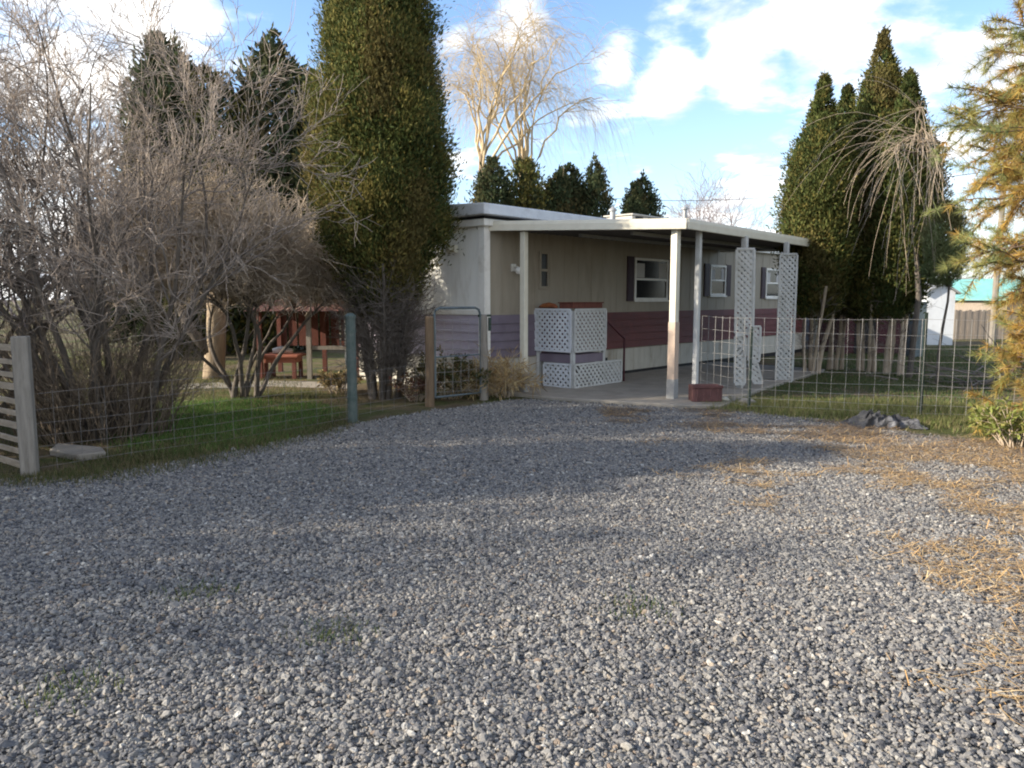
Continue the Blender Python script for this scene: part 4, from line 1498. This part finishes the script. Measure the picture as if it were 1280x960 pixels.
# ================================================================== sheltered table behind the shrubs
gz = gnd(378, 474)
gz.z = 0
sh = empty('garden_shelter', gz, 'low red brown timber shelter with posts and a side rail behind the rounded shrub', 'shelter')
ax, ay = Vector((1, .05, 0)).normalized(), Vector((-.05, 1, 0)).normalized()
gw, gd2, ht = 1.85, 1.5, 1.36
o_ = gz + ax * -.78
for i in (0, .5, 1):
    for j in (0, 1):
        m_ = MB()
        q = o_ + ax * (gw * i) + ay * (gd2 * j)
        m_.cbox(q + UP * ht / 2, .085, .085, ht)
        m_.build('post', 'old_wood' if j == 0 and i == .5 else 'red_wood', sh)
m_ = MB()
e = .22
c4 = [o_ - ax * e - ay * e, o_ + ax * (gw + e) - ay * e, o_ + ax * (gw + e) + ay * (gd2 + e), o_ - ax * e + ay * (gd2 + e)]
c4 = [c + UP * (ht - .06) for c in c4]
r0, r1 = o_ + ax * (gw * .33) + ay * gd2 / 2 + UP * (ht + .42), o_ + ax * (gw * .67) + ay * gd2 / 2 + UP * (ht + .42)
m_.v += c4 + [r0, r1]
m_.f += [(0, 1, 5, 4), (1, 2, 5), (2, 3, 4, 5), (3, 0, 4), (3, 2, 1, 0)]
m_.build('roof', 'shelter_roof', sh)
m_ = MB()
for k in range(9):
    x = .06 + k * (gw - .1) / 8
    m_.bar(o_ + ax * x + ay * gd2 + UP * .55, o_ + ax * x + ay * gd2 + UP * (ht - .08), .17 if k % 2 else .19, .02, up=ay)
m_.build('back_boards', 'red_wood', sh)
m_ = MB()
m_.bar(o_ + ax * (gw * .5) + UP * .60, o_ + ax * gw + UP * .60, .05, .07)
m_.build('side_rail', 'old_wood', sh)
tb = empty('garden_table', gz + ax * -.42 + ay * .3, 'small table with a faded salmon red top under the timber shelter', 'table')
m_ = MB()
q = gz + ax * -.42 + ay * .3
m_.cbox(q + UP * .44, .72, .62, .05)
m_.build('tabletop', 'salmon', tb, .008)
m_ = MB()
m_.cbox(q + UP * .36, .60, .5, .10)
m_.build('apron', 'salmon', tb)
for i in (-1, 1):
    for j in (-1, 1):
        m_ = MB()
        m_.cbox(q + Vector((i * .27, j * .22, .155)), .07, .07, .31)
        m_.build('leg', 'red_wood', tb)
m_ = MB()
m_.tube([q + Vector((-.2, 0, .52)), q + Vector((-.05, .02, .545)), q + Vector((.18, 0, .52))], [.05, .075, .045], 8)
tag(m_.build('folded_cloth', 'curtain', smooth=True, loc=q + UP * .47), 'whitish folded cloth lying on the salmon table', 'cloth')
# cut trunk catching the light beside it
tr = empty('tree_stub', gnd(268, 473), 'thick tan bare trunk with a broken side limb behind the leafless shrub', 'tree trunk')
q = gnd(268, 473)
m_ = MB()
m_.tube([q - UP * .1, q + UP * .15, q + Vector((.05, 0, .6)), q + Vector((.10, 0, 1.3)), q + Vector((.05, 0, 2.4)), q + Vector((.1, .1, 3.4))], [.23, .20, .185, .175, .15, .06], 10)
m_.build('trunk', 'bark_tan', tr, smooth=True)
m_ = MB()
m_.tube([q + Vector((-.02, -.05, .5)), q + Vector((-.35, -.1, .9)), q + Vector((-.7, 0, 1.6)), q + Vector((-.9, .1, 2.6))], [.12, .10, .08, .03], 8)
m_.build('limb', 'bark', tr, smooth=True)

# ================================================================== neighbouring buildings, right
def gable(name, label, cat, c, wd, dp, hw, hr, wall, roofm, ang=0.0, door=None, eave=.12):
    root = empty(name, c, label, cat)
    ax = Vector((math.cos(ang), math.sin(ang), 0))
    ay = Vector((-math.sin(ang), math.cos(ang), 0))
    q = c - ax * wd / 2
    m_ = MB()
    m_.prism([q, q + ax * wd, q + ax * wd + UP * hw, q + ax * wd / 2 + UP * hr, q + UP * hw], ay * dp)
    m_.build('wall', wall, root)
    m_ = MB()
    sl_ = (hr - hw) / (wd / 2)
    for sg in (0, 1):
        a = (q - ax * eave + UP * (hw - sl_ * eave + .01)) if sg == 0 else (q + ax * (wd + eave) + UP * (hw - sl_ * eave + .01))
        t_ = q + ax * wd / 2 + UP * (hr + .01)
        m_.prism([a - ay * .12, t_ - ay * .12, t_ - ay * .12 + UP * .06, a - ay * .12 + UP * .06], ay * (dp + .24))
    m_.build('roof', roofm, root)
    if door:
        dx, dw, dz0, dz1, mt, nm = door
        m_ = MB()
        m_.obox(q + ax * dx - ay * .02 + UP * dz0, ax * dw, ay * .03, UP * (dz1 - dz0))
        m_.build(nm, mt, root)
    return root


c = at(1175, 400, 25); c.z = 0
gable('garden_shed', 'narrow white gabled shed just right of the evergreen clump', 'shed', c, .86, 1.6, 1.72, 2.0, 'shed_white', 'grey_metal', -.12)
c = at(1222, 400, 46); c.z = 0
gable('house', 'pale far house with a low gable seen left of the leaning pole', 'house', c, 2.6, 7, 1.7, 2.7, 'shed_white', 'grey_metal', .1, (.9, .6, .8, 1.6, 'glass', 'window'))
c = at(1275, 400, 40); c.z = 0
gable('house', 'far house with a teal metal roof behind the pine', 'house', c, 2.6, 6, 1.6, 2.5, 'tan_board', 'teal', .5, None, .3)
c = at(1097, 400, 21); c.z = 0
gable('garden_shed', 'low dark red shed behind the trunks of the evergreen clump', 'shed', c, 1.9, 2, 1.25, 1.6, 'dark_red', 'dark', .1, (.3, .6, .0, 1.1, 'dark', 'door'))
c = at(1032, 400, 23); c.z = 0
gable('garden_shed', 'blue grey shed with a pale roof beyond the carport end', 'shed', c, .85, 2, 1.75, 2.3, 'blue_grey', 'shed_white', .0)
c = at(1146, 400, 20); c.z = 0
m_ = MB()
m_.cbox(c + UP * .7, .34, .3, 1.4)
m_.cbox(c + UP * 1.42, .40, .36, .05)
bx = m_.build('utility_box', 'gate_steel', bevel=.01, loc=c)
tag(bx, 'grey steel utility cabinet left of the narrow white shed', 'cabinet')
bf = empty('board_fence', at(1215, 400, 28) * 1.0, 'weathered tan board fence before the far pale house', 'fence')
bf.location.z = 0
m_ = MB()
a, b_ = at(1194, 400, 28), at(1300, 400, 28)
nb = 26
for k in range(nb):
    x = a.x + (b_.x - a.x) * k / nb
    m_.obox((x, 28 + .01 * (k % 2), .03), ((b_.x - a.x) / nb * .95, 0, 0), (0, .02, 0), (0, 0, 1.05 + .03 * math.sin(k * 2.1)))
m_.build('boards', 'tan_board', bf)
for k in range(4):
    m_ = MB()
    x = a.x + (b_.x - a.x) * k / 3
    m_.obox((x, 28.05, 0), (.09, 0, 0), (0, .09, 0), (0, 0, 1.1))
    m_.build('post', 'old_wood', bf)
c = gnd(1239, 442); c.z = 0
pl = empty('utility_pole', c, 'thin dark wooden pole standing in the side yard beside the pine', 'pole')
m_ = MB()
m_.tube([c - UP * .1, c + UP * 2, c + Vector((.02, 0, 5.2))], [.085, .08, .065], 8)
m_.build('shaft', 'old_wood', pl)
m_ = MB()
m_.cbox(c + Vector((.02, -.06, 4.9)), 1.1, .07, .09)
m_.build('crossarm', 'old_wood', pl)
m_ = MB()
p0, p1 = c + Vector((-.4, -.06, 4.95)), at(700, 243, 34)
pts = []
for k in range(17):
    t_ = k / 16
    q = p0.lerp(p1, t_)
    q.z -= .5 * math.sin(math.pi * t_)
    pts.append(q)
m_.tube(pts, .010, 4)
tag(m_.build('power_line', 'dark', loc=p0), 'thin black overhead wire crossing the sky above the carport roof', 'cable')

# ================================================================== sky and sun
TO_SUN = Vector((-.98, -.20, math.tan(R(23)))).normalized()
sun = bpy.data.lights.new('sun', 'SUN')
sun.energy, sun.angle, sun.color = 4.6, R(.6), (1.0, .90, .75)
so = bpy.data.objects.new('sun', sun)
COL.objects.link(so)
so.rotation_euler = TO_SUN.to_track_quat('Z', 'Y').to_euler()

world = bpy.data.worlds.new('World')
scene.world = world
world.use_nodes = True
nt = world.node_tree
L = nt.links
bg = nt.nodes['Background']
sky = node(nt, 'ShaderNodeTexSky', sky_type='NISHITA')
sky.sun_disc = False
sky.sun_elevation = R(24)
sky.sun_rotation = math.atan2(TO_SUN.x, TO_SUN.y)
sky.altitude, sky.air_density, sky.dust_density, sky.ozone_density = 300, 1.0, .6, 2.0
tc = node(nt, 'ShaderNodeTexCoord')


def mth(op, a, b=None, c=None):
    n = node(nt, 'ShaderNodeMath', operation=op)
    for i, v in enumerate((a, b, c)):
        if v is None: continue
        if hasattr(v, 'is_linked'): L.new(v, n.inputs[i])
        else: n.inputs[i].default_value = v
    return n.outputs[0]


sep = node(nt, 'ShaderNodeSeparateXYZ')
L.new(tc.outputs['Generated'], sep.inputs[0])
zc = mth('MAXIMUM', sep.outputs['Z'], 0.0)
den = mth('ADD', zc, .16)
cv = node(nt, 'ShaderNodeCombineXYZ')
L.new(mth('DIVIDE', sep.outputs['X'], den), cv.inputs[0])
L.new(mth('DIVIDE', sep.outputs['Y'], den), cv.inputs[1])
nz = node(nt, 'ShaderNodeTexNoise', ins={'Scale': 2.3, 'Detail': 10.0, 'Roughness': .58, 'Distortion': .2})
L.new(cv.outputs[0], nz.inputs['Vector'])
nz2 = node(nt, 'ShaderNodeTexNoise', ins={'Scale': 3.4, 'Detail': 6.0, 'Roughness': .55})
mp = node(nt, 'ShaderNodeMapping')
mp.inputs['Location'].default_value = (3.1, 1.7, .4)
L.new(cv.outputs[0], mp.inputs['Vector'])
L.new(mp.outputs[0], nz2.inputs['Vector'])
lobes = [(770, 75, 1500, .40), (840, 95, 900, .52), (930, 70, 600, .54), (1020, 30, 450, .45), (1120, -20, 300, .32), (1230, 150, 160, .34),
         (240, 25, 700, .40), (300, 72, 2600, .34), (100, 110, 90, .42), (60, 290, 80, .42), (170, 40, 300, .42),
         (640, -5, 700, .38), (560, 50, 2500, .22), (920, 262, 260, .30), (800, 236, 2600, .18), (-700, 200, 4, .30), (1900, 250, 4, .26)]
# unseen bright clouds added overhead and behind the camera as frontal fill
fill_clouds = [((0, -.6, .75), 5, .34), ((.2, -1, .3), 5, .34), ((-.5, -.9, .35), 6, .30), ((.8, -.5, .5), 6, .30)]
acc = None
for v, k, wgt in [(Vector(ray(a_, b_)).normalized(), k_, w_) for a_, b_, k_, w_ in lobes] + [(Vector(a_).normalized(), k_, w_) for a_, k_, w_ in fill_clouds]:
    dt = node(nt, 'ShaderNodeVectorMath', operation='DOT_PRODUCT')
    L.new(tc.outputs['Generated'], dt.inputs[0])
    dt.inputs[1].default_value = v
    e = mth('MULTIPLY', mth('EXPONENT', mth('MULTIPLY', mth('SUBTRACT', dt.outputs['Value'], 1.0), float(k))), wgt)
    acc = e if acc is None else mth('MAXIMUM', acc, e)
dens = mth('ADD', acc, mth('MULTIPLY', mth('SUBTRACT', nz.outputs['Fac'], .5), 1.5))
mr = node(nt, 'ShaderNodeMapRange', interpolation_type='SMOOTHSTEP')
mr.inputs['From Min'].default_value = .11
mr.inputs['From Max'].default_value = .42
L.new(dens, mr.inputs['Value'])
cr = ramp(nt, [(.36, (4.6, 4.9, 5.4)), (.58, (9.5, 9.3, 9.0))])
L.new(nz2.outputs['Fac'], cr.inputs['Fac'])
skm = node(nt, 'ShaderNodeVectorMath', operation='MULTIPLY')
L.new(sky.outputs[0], skm.inputs[0])
skm.inputs[1].default_value = (1.27, 1.33, 1.42)
# thin high veil, so the blue pales towards the horizon
hz = node(nt, 'ShaderNodeMapRange', interpolation_type='SMOOTHSTEP')
hz.inputs['From Min'].default_value = .0
hz.inputs['From Max'].default_value = .34
hz.inputs['To Min'].default_value = .42
hz.inputs['To Max'].default_value = .0
L.new(zc, hz.inputs['Value'])
m1 = node(nt, 'ShaderNodeMix', data_type='RGBA')
L.new(hz.outputs[0], m1.inputs['Factor'])
L.new(skm.outputs[0], m1.inputs['A'])
m1.inputs['B'].default_value = (4.3, 5.0, 5.9, 1)
m2 = node(nt, 'ShaderNodeMix', data_type='RGBA')
L.new(mr.outputs[0], m2.inputs['Factor'])
L.new(m1.outputs['Result'], m2.inputs['A'])
L.new(cr.outputs['Color'], m2.inputs['B'])
L.new(m2.outputs['Result'], bg.inputs['Color'])
bg.inputs['Strength'].default_value = .10

# ================================================================== render settings
scene.view_settings.view_transform = 'Standard'
scene.view_settings.look = 'None'
scene.view_settings.exposure = 1.17
scene.view_settings.gamma = 1.0
scene.view_settings.use_curve_mapping = False
scene.render.engine = 'CYCLES'
scene.cycles.max_bounces = 6
scene.cycles.diffuse_bounces = 3
scene.cycles.filter_width = 2.0
scene.cycles.use_denoising = True
